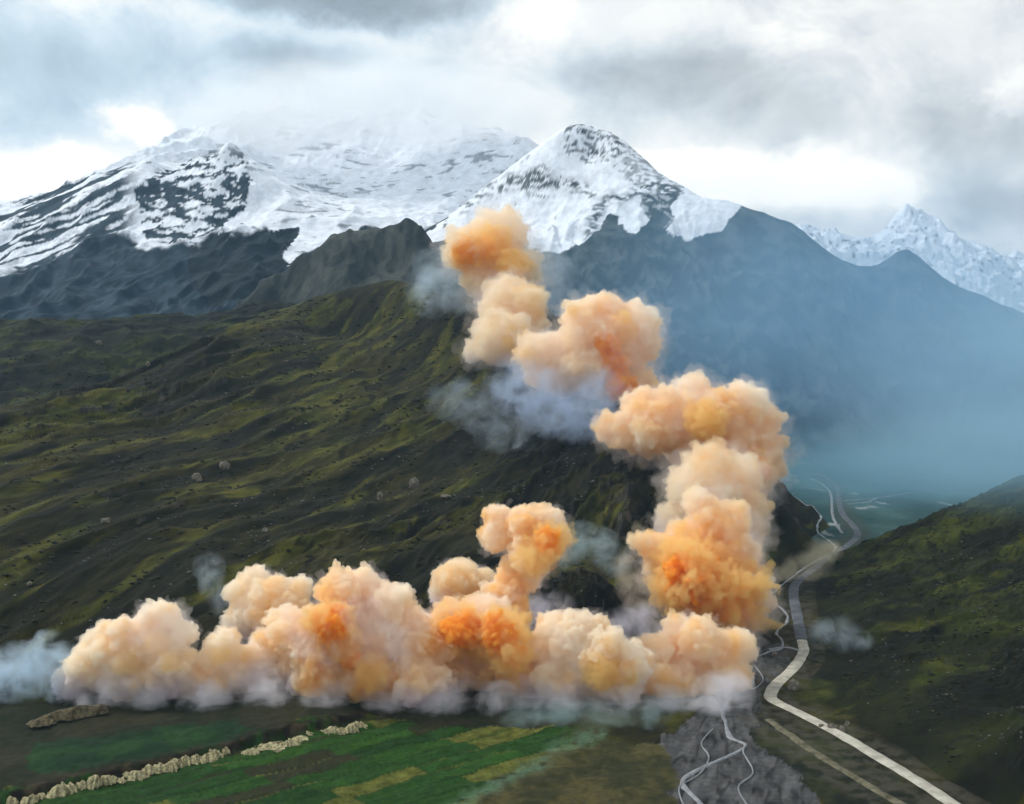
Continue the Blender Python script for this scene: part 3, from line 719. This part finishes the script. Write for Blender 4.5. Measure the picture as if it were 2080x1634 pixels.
ROWB = [(512, 1527, 20, 14), (550, 1514, 32, 8), (568, 1520, 16, 7), (592, 1511, 24, 14), (613, 1501, 22, 9), (631, 1493, 14, 12), (664, 1489, 9, 16), (676, 1486, 10, 16), (691, 1486, 16, 16), (716, 1482, 14, 20), (735, 1473, 13, 14)]
M_bank = mat_plain('tan_earth', (.03, .025, .014), (.15, .125, .07), 0.3, 0.97, 0.4)
def bluff(u, v, w, h, label, group, seed, dz=0.0):
    p = np.array(ground(u, v, 1.0)); k = p[1] / F
    V, Fa = bluff_mesh(seed, w * k * 1.75, h * k * .72, 8.0)
    o = link_mesh('earth_bluff', V, Fa, M_bank if dz else M_bluff); o.location = (p[0], p[1], 0.2 + dz); o.rotation_euler.z = BR * .75
    tag(o, label, 'bluff', group)
for k, q in enumerate(ROWA):
    bluff(*q, 'cream coloured bare earth bluff in the close left row above the green fields', 'bluffs of the close left row', k + 1)
for k, q in enumerate(ROWB):
    bluff(*q, 'greyish cream earth bluff in the loose right row, ending below the smoke', 'bluffs of the loose right row', k + 40)
bluff(150, 1466, 80, 30, 'wide tan bare bank under the left end of the smoke row', None, 77, dz=4)
bluff(88, 1480, 30, 16, 'small pale bank left of the wide tan one under the smoke', None, 78, dz=4)

def scrub(name, n, box_uv, rmin, rmax, colr, seed, dens):
    """low heath and stones over a slope, far too many to count"""
    r = np.random.RandomState(seed); v0, f0 = ICO[1]; Vs = []; Fs = []; k = 0
    U = r.uniform(box_uv[0], box_uv[1], n * 4); D = r.uniform(box_uv[2], box_uv[3], n * 4)
    x = (U - CX) / F * D; z = surf(x, D); a, b = strata(x, D, ST, 21)
    ok = (z > 3) & (fbm(a / 60, b / 14, 3, dens) > .12)
    for xx, yy, zz in list(zip(x[ok], D[ok], z[ok]))[:n]:
        s_ = r.uniform(rmin, rmax) * (.6 + yy / 2500); w = v0 * (1 + .35 * r.randn(len(v0), 1) * .6) * np.array([s_ * r.uniform(.8, 1.6), s_, s_ * r.uniform(.4, .8)])
        Vs.append(w + (xx, yy, zz)); Fs.append(f0 + k); k += len(v0)
    o = link_mesh(name, np.concatenate(Vs), np.concatenate(Fs), colr, smooth=False); tag(o, kind='stuff')
M_scrub = mat_plain('heath', (.006, .008, .004), (.022, .024, .009), 0.05, 0.95)
M_stone = mat_plain('stones', (.04, .038, .033), (.15, .14, .125), 0.05, 0.95)
scrub('scrub', 5200, (-150, 1500, 900, 2600), .8, 2.8, M_scrub, 5, 310)
scrub('scrub', 2600, (1650, 2250, 680, 1650), .5, 2.0, M_scrub, 6, 311)
scrub('stones', 1500, (-100, 1450, 900, 2400), .5, 1.6, M_stone, 7, 312)
scrub('stones', 500, (1660, 2250, 680, 1600), .35, 1.2, M_stone, 8, 313)

# ------------------------------------------------------------------ smoke
def mat_smoke(name, color, density, aniso=0.15, hetero=None):
    m = bpy.data.materials.new(name); m.use_nodes = True; t = m.node_tree; t.nodes.clear(); n = N(t)
    out = n.new('ShaderNodeOutputMaterial'); pv = n.new('ShaderNodeVolumePrincipled')
    pv.inputs['Color'].default_value = (*color, 1); pv.inputs['Density'].default_value = density
    pv.inputs['Anisotropy'].default_value = aniso
    pv.inputs['Absorption Color'].default_value = (0, 0, 0, 1)
    if hetero:
        tc = n.new('ShaderNodeTexCoord')
        f = n.noise(tc.outputs['Object'], hetero, 5.0, 0.6, dist=0.4)
        n.link(n.m('MULTIPLY', n.ramp(f, 0.32, 0.72), density * 2.0), pv.inputs['Density'])
    n.link(pv.outputs[0], out.inputs['Volume'])
    return m

def mat_billow(c_edge, c_mid, c_hot, density, R, zh, seed, aniso=0.1):
    """dyed smoke: patches of cream, peach and orange dye mixed by turbulence, greyer towards the base"""
    m = bpy.data.materials.new('dyed_smoke'); m.use_nodes = True; t = m.node_tree; t.nodes.clear(); n = N(t)
    out = n.new('ShaderNodeOutputMaterial'); pv = n.new('ShaderNodeVolumePrincipled')
    tc = n.new('ShaderNodeTexCoord'); mp = n.new('ShaderNodeMapping'); n.link(tc.outputs['Object'], mp.inputs[0])
    mp.inputs['Location'].default_value = (seed * 37.0, seed * 11.0, seed * 5.0)
    f = n.noise(mp.outputs[0], 1.0 / (1.5 * R), 3.0, 0.55, dist=0.5)
    sp = n.new('ShaderNodeSeparateXYZ'); n.link(tc.outputs['Object'], sp.inputs[0])
    c1 = n.mix(n.ramp(f, 0.34, 0.52), (*c_edge, 1), (*c_mid, 1))
    c2 = n.mix(n.ramp(f, 0.50, 0.68), c1, (*c_hot, 1))
    low = n.ramp(n.m('ADD', n.m('DIVIDE', sp.outputs[2], zh), n.m('MULTIPLY', n.m('SUBTRACT', f, 0.5), 0.8)), 0.38, 0.10)
    c3 = n.mix(low, c2, (.93, .89, .935, 1))
    n.link(c3, pv.inputs['Color']); pv.inputs['Absorption Color'].default_value = (0, 0, 0, 1)
    pv.inputs['Anisotropy'].default_value = aniso; pv.inputs['Density'].default_value = density
    n.link(pv.outputs[0], out.inputs['Volume'])
    return m
def biggest(me):
    """keep the largest connected piece"""
    n = len(me.vertices); e = np.empty(len(me.edges) * 2, np.int32); me.edges.foreach_get('vertices', e); e = e.reshape(-1, 2)
    lab = np.arange(n)
    while True:
        m = np.minimum(lab[e[:, 0]], lab[e[:, 1]]); new = lab.copy()
        np.minimum.at(new, e[:, 0], m); np.minimum.at(new, e[:, 1], m); new = new[new]
        if (new == lab).all(): break
        lab = new
    k = np.bincount(lab).argmax(); keep = lab == k
    if keep.all(): return me
    import bmesh
    bm = bmesh.new(); bm.from_mesh(me)
    bmesh.ops.delete(bm, geom=[v for v, q in zip(list(bm.verts), keep) if not q], context='VERTS')
    bm.to_mesh(me); bm.free(); return me
def lumpy(name, circles, d, mat, rng, depth=0.35, lumps=(16, 7), ratio=(0.46, 0.42), voxpx=1.8, amp=0.20, parent=None, squash=1.0, dfun=None):
    """billowing body: balls on balls on balls, fused into one closed skin and roughened"""
    S = []
    for (u, v, r) in circles:
        dd = (dfun(u, v) if dfun else d) 
        R = r * dd / F
        dd = dd + rng.uniform(-1, 1) * depth * R * 2
        c = np.array(P(u, v, dd)); S.append((c, R * .99, 3))
        for _ in range(lumps[0]):
            w = rng.randn(3); w /= np.linalg.norm(w); w[2] = w[2] * .8 + .15
            r2 = R * ratio[0] * rng.uniform(.6, 1.1); c2 = c + w * (R * 1.06 - r2 * .55)
            S.append((c2, r2, 2))
            for _ in range(lumps[1]):
                w2 = rng.randn(3); w2 /= np.linalg.norm(w2)
                if w2 @ w < -.1: w2 = -w2
                r3 = r2 * ratio[1] * rng.uniform(.6, 1.15); S.append((c2 + w2 * (r2 * .98 - r3 * .4), r3, 1))
    Vs = []; Fs = []; o_ = 0
    for c, r, s in S:
        v, f = ICO[s]; Vs.append(c + v * r); Fs.append(f + o_); o_ += len(v)
    dm = np.mean([ (dfun(u, v) if dfun else d) for u, v, r in circles])
    vox = voxpx * dm / F
    tmp = link_mesh('tmp', np.concatenate(Vs), np.concatenate(Fs), None)
    md = tmp.modifiers.new('r', 'REMESH'); md.mode = 'VOXEL'; md.voxel_size = vox
    dg = bpy.context.evaluated_depsgraph_get()
    me = bpy.data.meshes.new_from_object(tmp.evaluated_get(dg)); n = len(me.vertices)
    co = np.empty(n * 3, np.float32); me.vertices.foreach_get('co', co); co = co.reshape(-1, 3)
    no = np.empty(n * 3, np.float32); me.vertices.foreach_get('normal', no); no = no.reshape(-1, 3)
    R = np.mean([r for _, _, r in circles]) * dm / F
    q = co / R
    disp = 0
    a = 1.0; fr = 2.2
    for i in range(5):
        disp = disp + a * (np.abs(pn3(q * fr, 40 + i)) * 1.6 - .45); a *= .62; fr *= 2.05
    wx = np.stack([pn3(q * 1.3, 60), pn3(q * 1.3, 61), pn3(q * 1.3, 62)], 1)
    co = co + no * (disp * amp * R)[:, None] + wx * (.16 * R)
    me.vertices.foreach_set('co', co.ravel().astype(np.float32)); me.update()
    t2 = bpy.data.objects.new('tmp2', me); col.objects.link(t2)
    md = t2.modifiers.new('r', 'REMESH'); md.mode = 'VOXEL'; md.voxel_size = vox
    dg = bpy.context.evaluated_depsgraph_get()
    me2 = bpy.data.meshes.new_from_object(t2.evaluated_get(dg))
    for o in (tmp, t2): 
        m0 = o.data; bpy.data.objects.remove(o); bpy.data.meshes.remove(m0)
    # origin at the base centre
    n = len(me2.vertices); co = np.empty(n * 3, np.float32); me2.vertices.foreach_get('co', co); co = co.reshape(-1, 3)
    org = np.array([co[:, 0].mean(), co[:, 1].mean(), co[:, 2].min()]) if parent is None else np.array(parent.location)
    me2.vertices.foreach_set('co', (co - org).ravel().astype(np.float32)); me2.update()
    if parent is not None:
        me2 = biggest(me2)
    if callable(mat): mat = mat(R, float(co[:, 2].max() - org[2]))
    me2.name = name; me2.materials.clear(); me2.materials.append(mat)
    o = bpy.data.objects.new(name, me2); col.objects.link(o)
    if parent is None: o.location = org
    else: o.parent = parent
    return o

CREAM = (.994, .940, .835); PEACH = (.994, .885, .70); TAN = (.985, .90, .72); ORANGE = (.992, .78, .36); DEEP = (.990, .655, .15); LAV = (.90, .90, .95); BLUE = (.70, .84, .95)
MS = {}
def smat(c, d, het=None):
    k = (c, round(d, 4), het)
    if k not in MS: MS[k] = mat_smoke('smoke', c, d, hetero=het)
    return MS[k]
rng = np.random.RandomState(5)
PLUMES = [
 # label, d, colour, density, circles, cores[(circles, colour, density)]
 ('peach smoke puff with cream top at the left end of the smoke row', 850, CREAM, .16,
  [(190, 1345, 48), (245, 1320, 55), (310, 1295, 55), (325, 1268, 40), (308, 1250, 22), (368, 1290, 28), (270, 1372, 55), (345, 1370, 50), (220, 1290, 25), (160, 1385, 40), (380, 1380, 44)],
  [([(250, 1350, 26), (280, 1335, 36), (320, 1310, 30), (345, 1345, 22), (300, 1370, 24)], ORANGE, .08)]),
 ('white topped smoke cloud standing behind the left half of the row', 930, CREAM, .12,
  [(520, 1178, 28), (488, 1200, 28), (555, 1205, 35), (612, 1192, 24), (530, 1235, 48), (590, 1230, 38), (500, 1262, 38), (550, 1275, 38)],
  [([(540, 1245, 35)], ORANGE, .05)]),
 ('small cream smoke puff low between the two left clouds', 860, CREAM, .14,
  [(455, 1312, 32), (435, 1345, 38), (482, 1335, 24), (440, 1385, 44), (395, 1370, 36), (500, 1370, 40)], [([(450, 1330, 20)], ORANGE, .06)]),
 ('broad peach smoke bank in mid row with a deep orange patch at its left', 860, PEACH, .15,
  [(690, 1200, 42), (740, 1212, 52), (798, 1225, 38), (600, 1292, 58), (680, 1290, 66), (770, 1290, 76), (850, 1312, 66), (560, 1350, 66), (650, 1370, 66), (750, 1382, 60), (850, 1388, 64), (905, 1372, 38), (500, 1385, 45)],
  [([(675, 1278, 34), (700, 1305, 28), (650, 1262, 22), (712, 1340, 22), (690, 1245, 18)], DEEP, .4), ([(705, 1205, 36), (760, 1370, 40)], ORANGE, .12)]),
 ('bright orange smoke cloud in the row just right of its middle', 875, PEACH, .15,
  [(922, 1260, 42), (980, 1262, 52), (1012, 1300, 48), (940, 1320, 48), (1050, 1340, 48), (1092, 1362, 42), (985, 1370, 50), (1060, 1390, 46), (920, 1390, 44), (1100, 1330, 36)],
  [([(1010, 1290, 40), (940, 1280, 38), (1040, 1330, 30)], DEEP, .28)]),
 ('tan smoke puff leaning left behind the orange cloud of the row', 970, TAN, .13,
  [(930, 1182, 42), (962, 1192, 38), (900, 1202, 28), (935, 1152, 17), (905, 1165, 18)], []),
 ('tall smoke column rising alone above the row, orange head with white left edge', 930, PEACH, .15,
  [(1010, 1050, 26), (1008, 1088, 33), (1060, 1070, 38), (1110, 1068, 38), (1124, 1100, 30), (1080, 1120, 46), (1052, 1170, 42), (1030, 1212, 42), (1040, 1260, 38)],
  [([(1108, 1102, 32), (1085, 1130, 30)], DEEP, .22)]),
 ('cream smoke cloud with two round white heads, right of the orange one in the row', 850, CREAM, .16,
  [(1128, 1282, 38), (1172, 1280, 38), (1212, 1275, 28), (1150, 1322, 56), (1222, 1322, 46), (1200, 1370, 56), (1272, 1352, 46), (1130, 1382, 46), (1080, 1395, 42), (1260, 1400, 40)],
  [([(1220, 1365, 40), (1275, 1370, 25)], ORANGE, .10)]),
 ('pinkish smoke mound at the right end of the row, beside the gravel river bed', 880, PEACH, .11,
  [(1320, 1352, 52), (1400, 1342, 58), (1470, 1332, 50), (1350, 1400, 56), (1430, 1390, 56), (1482, 1372, 36), (1290, 1402, 38), (1380, 1430, 40), (1420, 1300, 46), (1330, 1320, 34), (1380, 1290, 36), (1290, 1360, 44), (1500, 1320, 36), (1440, 1420, 40)],
  [([(1330, 1375, 35)], ORANGE, .06)]),
 ('huge smoke cloud with a deep orange heart, standing above the right end of the row', 1060, PEACH, .11,
  [(1298, 1100, 22), (1330, 1112, 32), (1380, 1110, 42), (1430, 1100, 42), (1490, 1110, 42), (1522, 1120, 22), (1360, 1150, 46), (1430, 1170, 70), (1490, 1190, 54), (1450, 1240, 68), (1420, 1285, 54), (1488, 1262, 44), (1500, 1220, 60), (1400, 1210, 46), (1440, 1310, 46), (1530, 1180, 30), (1440, 1065, 42), (1490, 1060, 36), (1420, 1020, 30)],
  [([(1405, 1175, 56), (1465, 1215, 54), (1490, 1245, 38), (1425, 1220, 46)], DEEP, .36), ([(1420, 1270, 42), (1370, 1120, 30)], ORANGE, .2)]),
 ('pale tan smoke column linking the huge cloud to the ridge smoke above it', 1330, TAN, .06,
  [(1392, 1072, 46), (1450, 1052, 56), (1500, 1062, 46), (1420, 1000, 56), (1480, 990, 56), (1532, 1082, 26), (1440, 950, 40), (1400, 1110, 40), (1490, 1110, 40), (1520, 1030, 34)],
  [([(1420, 1040, 40)], ORANGE, .03)]),
 ('large peach smoke bank on the ridge with one narrow head at its left top', 1560, PEACH, .08,
  [(1410, 788, 26), (1390, 842, 50), (1460, 842, 46), (1510, 832, 42), (1530, 870, 42), (1400, 890, 54), (1470, 900, 64), (1542, 922, 42), (1552, 960, 32), (1480, 960, 54), (1322, 872, 46), (1282, 880, 38), (1350, 850, 40), (1430, 940, 46), (1240, 870, 30), (1440, 990, 46), (1510, 1000, 40), (1310, 830, 36), (1480, 1030, 46), (1430, 1045, 40)],
  [([(1430, 855, 46), (1380, 890, 30)], ORANGE, .10), ([(1540, 955, 28)], DEEP, .08)]),
 ('swirling orange smoke cloud midway up the ridge, in front of the blue mountain', 1880, PEACH, .065,
  [(1180, 642, 32), (1230, 640, 36), (1282, 660, 40), (1312, 662, 26), (1210, 690, 46), (1260, 722, 50), (1132, 732, 46), (1152, 770, 36), (1260, 782, 40), (1270, 832, 40), (1302, 700, 32), (1300, 790, 36), (1330, 838, 34), (1215, 770, 40), (1105, 760, 30), (1090, 715, 34), (1200, 740, 46), (1180, 690, 40), (1120, 745, 46), (1320, 820, 40), (1230, 800, 36)],
  [([(1245, 740, 34), (1260, 790, 32), (1235, 700, 26), (1275, 830, 28)], DEEP, .12), ([(1150, 745, 30), (1260, 670, 36)], ORANGE, .08)]),
 ('pale grey tan smoke puff on the ridge just below the topmost plume', 2120, TAN, .045,
  [(1030, 640, 42), (1070, 652, 36), (1040, 700, 46), (1080, 700, 30), (1000, 732, 36), (1060, 740, 36), (1020, 690, 50), (1080, 745, 40), (970, 715, 26), (1030, 610, 44), (1075, 610, 30)], [([(1050, 690, 34)], ORANGE, .03)]),
 ('topmost burnt orange smoke plume against the snow', 2280, TAN, .042,
  [(1000, 482, 42), (1032, 472, 36), (950, 510, 40), (920, 522, 22), (1010, 540, 54), (1050, 550, 42), (1020, 602, 44), (982, 572, 36)],
  [([(955, 512, 36), (1005, 495, 40), (1040, 540, 36)], ORANGE, .07), ([(945, 512, 26), (985, 505, 24)], DEEP, .06)]),
]
import time as _t
for k, (lab, d, c, den, circ, cores) in enumerate(PLUMES):
    grow = 1.22 if d > 1100 else (1.12 if d > 1000 else 1.06)
    circ = [(u, v, r * grow) for u, v, r in circ]
    edge, hot = {CREAM: (CREAM, (.992, .84, .58)), PEACH: ((.994, .945, .845), (.992, .79, .42)), TAN: ((.988, .92, .80), (.988, .81, .52))}[c]
    o = lumpy('smoke_plume', circ, d, lambda R, zh: mat_billow(edge, c, hot, den * (1.7 if d < 1000 else 1.35), R, zh, k + 1), rng)
    tag(o, lab, 'smoke', 'orange smoke plumes along the valley and ridge', 'thing')
    big_ = d > 1000
    lumpy('thin_edge', [(u + 4, v + 5, r * (1.30 if big_ else 1.16)) for u, v, r in circ], d, smat((.95, .90, .88) if big_ else (.94, .91, .93), den * .10), rng, parent=o, lumps=(12, 6), voxpx=2.6, amp=.34)
    for cc_, c2, d2 in cores:
        R2 = np.mean([q[2] for q in cc_]) * d / F
        dc = d - 1.3 * np.mean([q[2] for q in circ]) * d / F
        lumpy('orange_core', cc_, dc, smat(c2, d2 * (1.4 if c2 == DEEP else .7)), rng, parent=o, lumps=(9, 5), voxpx=2.6, amp=.42)
        if c2 == DEEP:
            lumpy('orange_veil', [(u, v, r * 1.55) for u, v, r in cc_], dc, smat(ORANGE, d2 * .26), rng, parent=o, lumps=(12, 5), voxpx=2.6, amp=.42)
CLC = [(440, 228, 70), (520, 222, 85), (620, 215, 95), (720, 208, 95), (820, 212, 95), (920, 225, 90), (1010, 240, 70), (1080, 232, 60), (570, 258, 52), (700, 258, 56), (850, 260, 48)]
cl = lumpy('summit_cloud', [(u, v, r * 1.25) for u, v, r in CLC], 6900, M_road, rng, depth=.2, lumps=(9, 4), voxpx=6.0, amp=.10)
cl.data.materials.clear(); cl.data.materials.append(mat_wisp((.985, .99, .995), 1.9e-3, [(tuple(np.array(P(u, v, 6900)) - np.array(cl.location)), r * 1.3 * 6900 / F) for u, v, r in CLC], .0035, .5, (.18, .62)))
tag(cl, 'grey white cloud bank covering the top of the snow dome', 'cloud', kind='thing')
WISPS = [
 ('thin blue smoke drifting out of the left edge of the picture', 850, BLUE, .030, [(20, 1380, 62), (80, 1360, 56), (95, 1310, 28), (-60, 1390, 70), (140, 1380, 52), (60, 1420, 40)], .05),
 ('thin bluish wisp beside the white topped smoke cloud', 950, BLUE, .011, [(425, 1155, 30), (430, 1190, 26), (450, 1220, 30)], .06),
 ('lavender smoke lying on the ridge flank under the upper orange clouds', 1720, (.66, .78, .97), .0085, [(1050, 790, 60), (1120, 830, 74), (1200, 870, 76), (1290, 925, 80), (1360, 985, 66), (1330, 1045, 52), (1400, 950, 60), (1220, 800, 50)], .03),
 ('blue wisps left of the topmost plume', 2300, BLUE, .008, [(890, 560, 50), (870, 605, 40), (930, 600, 40)], .022),
 ('pale blue veil right of the topmost plume', 2300, BLUE, .008, [(1105, 560, 56), (1120, 610, 40), (1085, 510, 34)], .02),
 ('lavender smoke creeping along the ground under the smoke row', 822, LAV, .042, [(u, v + 8, r + 4) for u, v, r in [(200, 1415, 36), (300, 1420, 36), (420, 1425, 44), (540, 1425, 44), (660, 1430, 44), (780, 1435, 46), (900, 1440, 50), (1020, 1440, 54), (1140, 1445, 54), (1260, 1445, 54), (1370, 1445, 50), (1450, 1425, 50), (1490, 1395, 40)]], .05),
 ('teal smoke hanging over the green field by the river bed', 790, (.62, .86, .90), .012, [(1060, 1470, 44), (1130, 1475, 50), (1200, 1480, 54), (1270, 1480, 52), (1320, 1465, 44)], .045),
 ('small blue smoke wisp on the right hillside above the road', 960, BLUE, .013, [(1670, 1290, 30), (1710, 1290, 34), (1750, 1300, 24)], .06),
 ('thin blue wisp on the dark crags left of the ridge smoke', 1650, BLUE, .004, [(900, 815, 36), (960, 830, 44), (1010, 880, 46), (1050, 900, 40), (930, 790, 26)], .035),
 ('teal grey smoke between the lone column and the huge cloud', 1060, (.66, .84, .90), .011, [(1180, 1095, 34), (1220, 1110, 38), (1150, 1130, 30), (1250, 1140, 34)], .06),
 ('dim violet smoke pooled before the rocky knoll', 960, (.80, .80, .92), .022, [(1090, 1245, 34), (1130, 1240, 34), (1260, 1290, 46), (1330, 1300, 40), (1300, 1260, 36)], .06),
 ('yellowish dust cloud over the road at the valley narrows', 1330, (.93, .86, .66), .016, [(1590, 1185, 32), (1625, 1160, 34), (1660, 1135, 34), (1690, 1118, 22)], .04),
 ('thin brown smoke between the rocky knoll and the huge cloud', 1010, (.88, .80, .68), .013, [(1290, 1190, 36), (1310, 1240, 40), (1330, 1280, 40), (1270, 1150, 26)], .05),
]
for lab, d, c, den, circ, het in WISPS:
    o = lumpy('thin_smoke', [(u, v, r * 1.2) for u, v, r in circ], d, M_road, rng, depth=0.1, lumps=(8, 3), voxpx=3.5)
    cen = [(tuple(np.array(P(u, v, d)) - np.array(o.location)), r * 1.35 * d / F) for u, v, r in circ]
    span = max(o.dimensions) / (max(r for _, r in cen) * 4)
    o.data.materials.clear(); o.data.materials.append(mat_wisp(c, den, cen, het, min(1.0, .6 / span)))
    tag(o, lab, 'smoke', 'thin smoke wisps', 'thing')

# ------------------------------------------------------------------ haze
def box(name, x0, x1, y0, y1, z0, z1, mat):
    v = [(x, y, z) for z in (z0, z1) for y in (y0, y1) for x in (x0, x1)]
    f = [(0, 2, 3, 1), (4, 5, 7, 6), (0, 1, 5, 4), (2, 6, 7, 3), (0, 4, 6, 2), (1, 3, 7, 5)]
    return link_mesh(name, v, f, mat, smooth=False)
hz = box('haze', -12500, 12500, -300, 13200, -200, 2750, mat_smoke('haze', (.42, .70, .95), 1.6e-5, 0.0))
tag(hz, kind='stuff')
def mat_veil(c, den):
    m = bpy.data.materials.new('veil'); m.use_nodes = True; t = m.node_tree; t.nodes.clear(); n = N(t)
    out = n.new('ShaderNodeOutputMaterial'); pv = n.new('ShaderNodeVolumePrincipled')
    tc = n.new('ShaderNodeTexCoord'); ln = n.new('ShaderNodeVectorMath', operation='LENGTH'); n.link(tc.outputs['Object'], ln.inputs[0])
    f = n.ramp(ln.outputs['Value'], 1.0, 0.15)
    w = n.ramp(n.noise(tc.outputs['Object'], 2.2, 3.0, 0.55), 0.25, 0.65)
    n.link(n.m('MULTIPLY', n.m('MULTIPLY', f, den), n.m('MULTIPLY_ADD', w, 0.9, 0.45)), pv.inputs['Density'])
    pv.inputs['Color'].default_value = (*c, 1); pv.inputs['Absorption Color'].default_value = (0, 0, 0, 1)
    n.link(pv.outputs[0], out.inputs['Volume']); return m
def veil(u, v, d, ru, rv, rd, c, den):
    V, Fa = ICO[3]; o = link_mesh('haze', V, Fa, mat_veil(c, den)); o.location = P(u, v, d)
    o.scale = (ru * d / F, rd, rv * d / F); tag(o, kind='stuff')
veil(1690, 640, 3000, 860, 400, 900, (.34, .60, .84), .9e-3)
veil(2180, 800, 2500, 620, 330, 800, (.50, .74, .90), 1.9e-3)
veil(1800, 980, 2300, 420, 140, 600, (.34, .62, .78), 1.9e-3)
veil(2130, 920, 1480, 520, 150, 420, (.38, .64, .80), 2.6e-3)
import sys
print('script built')
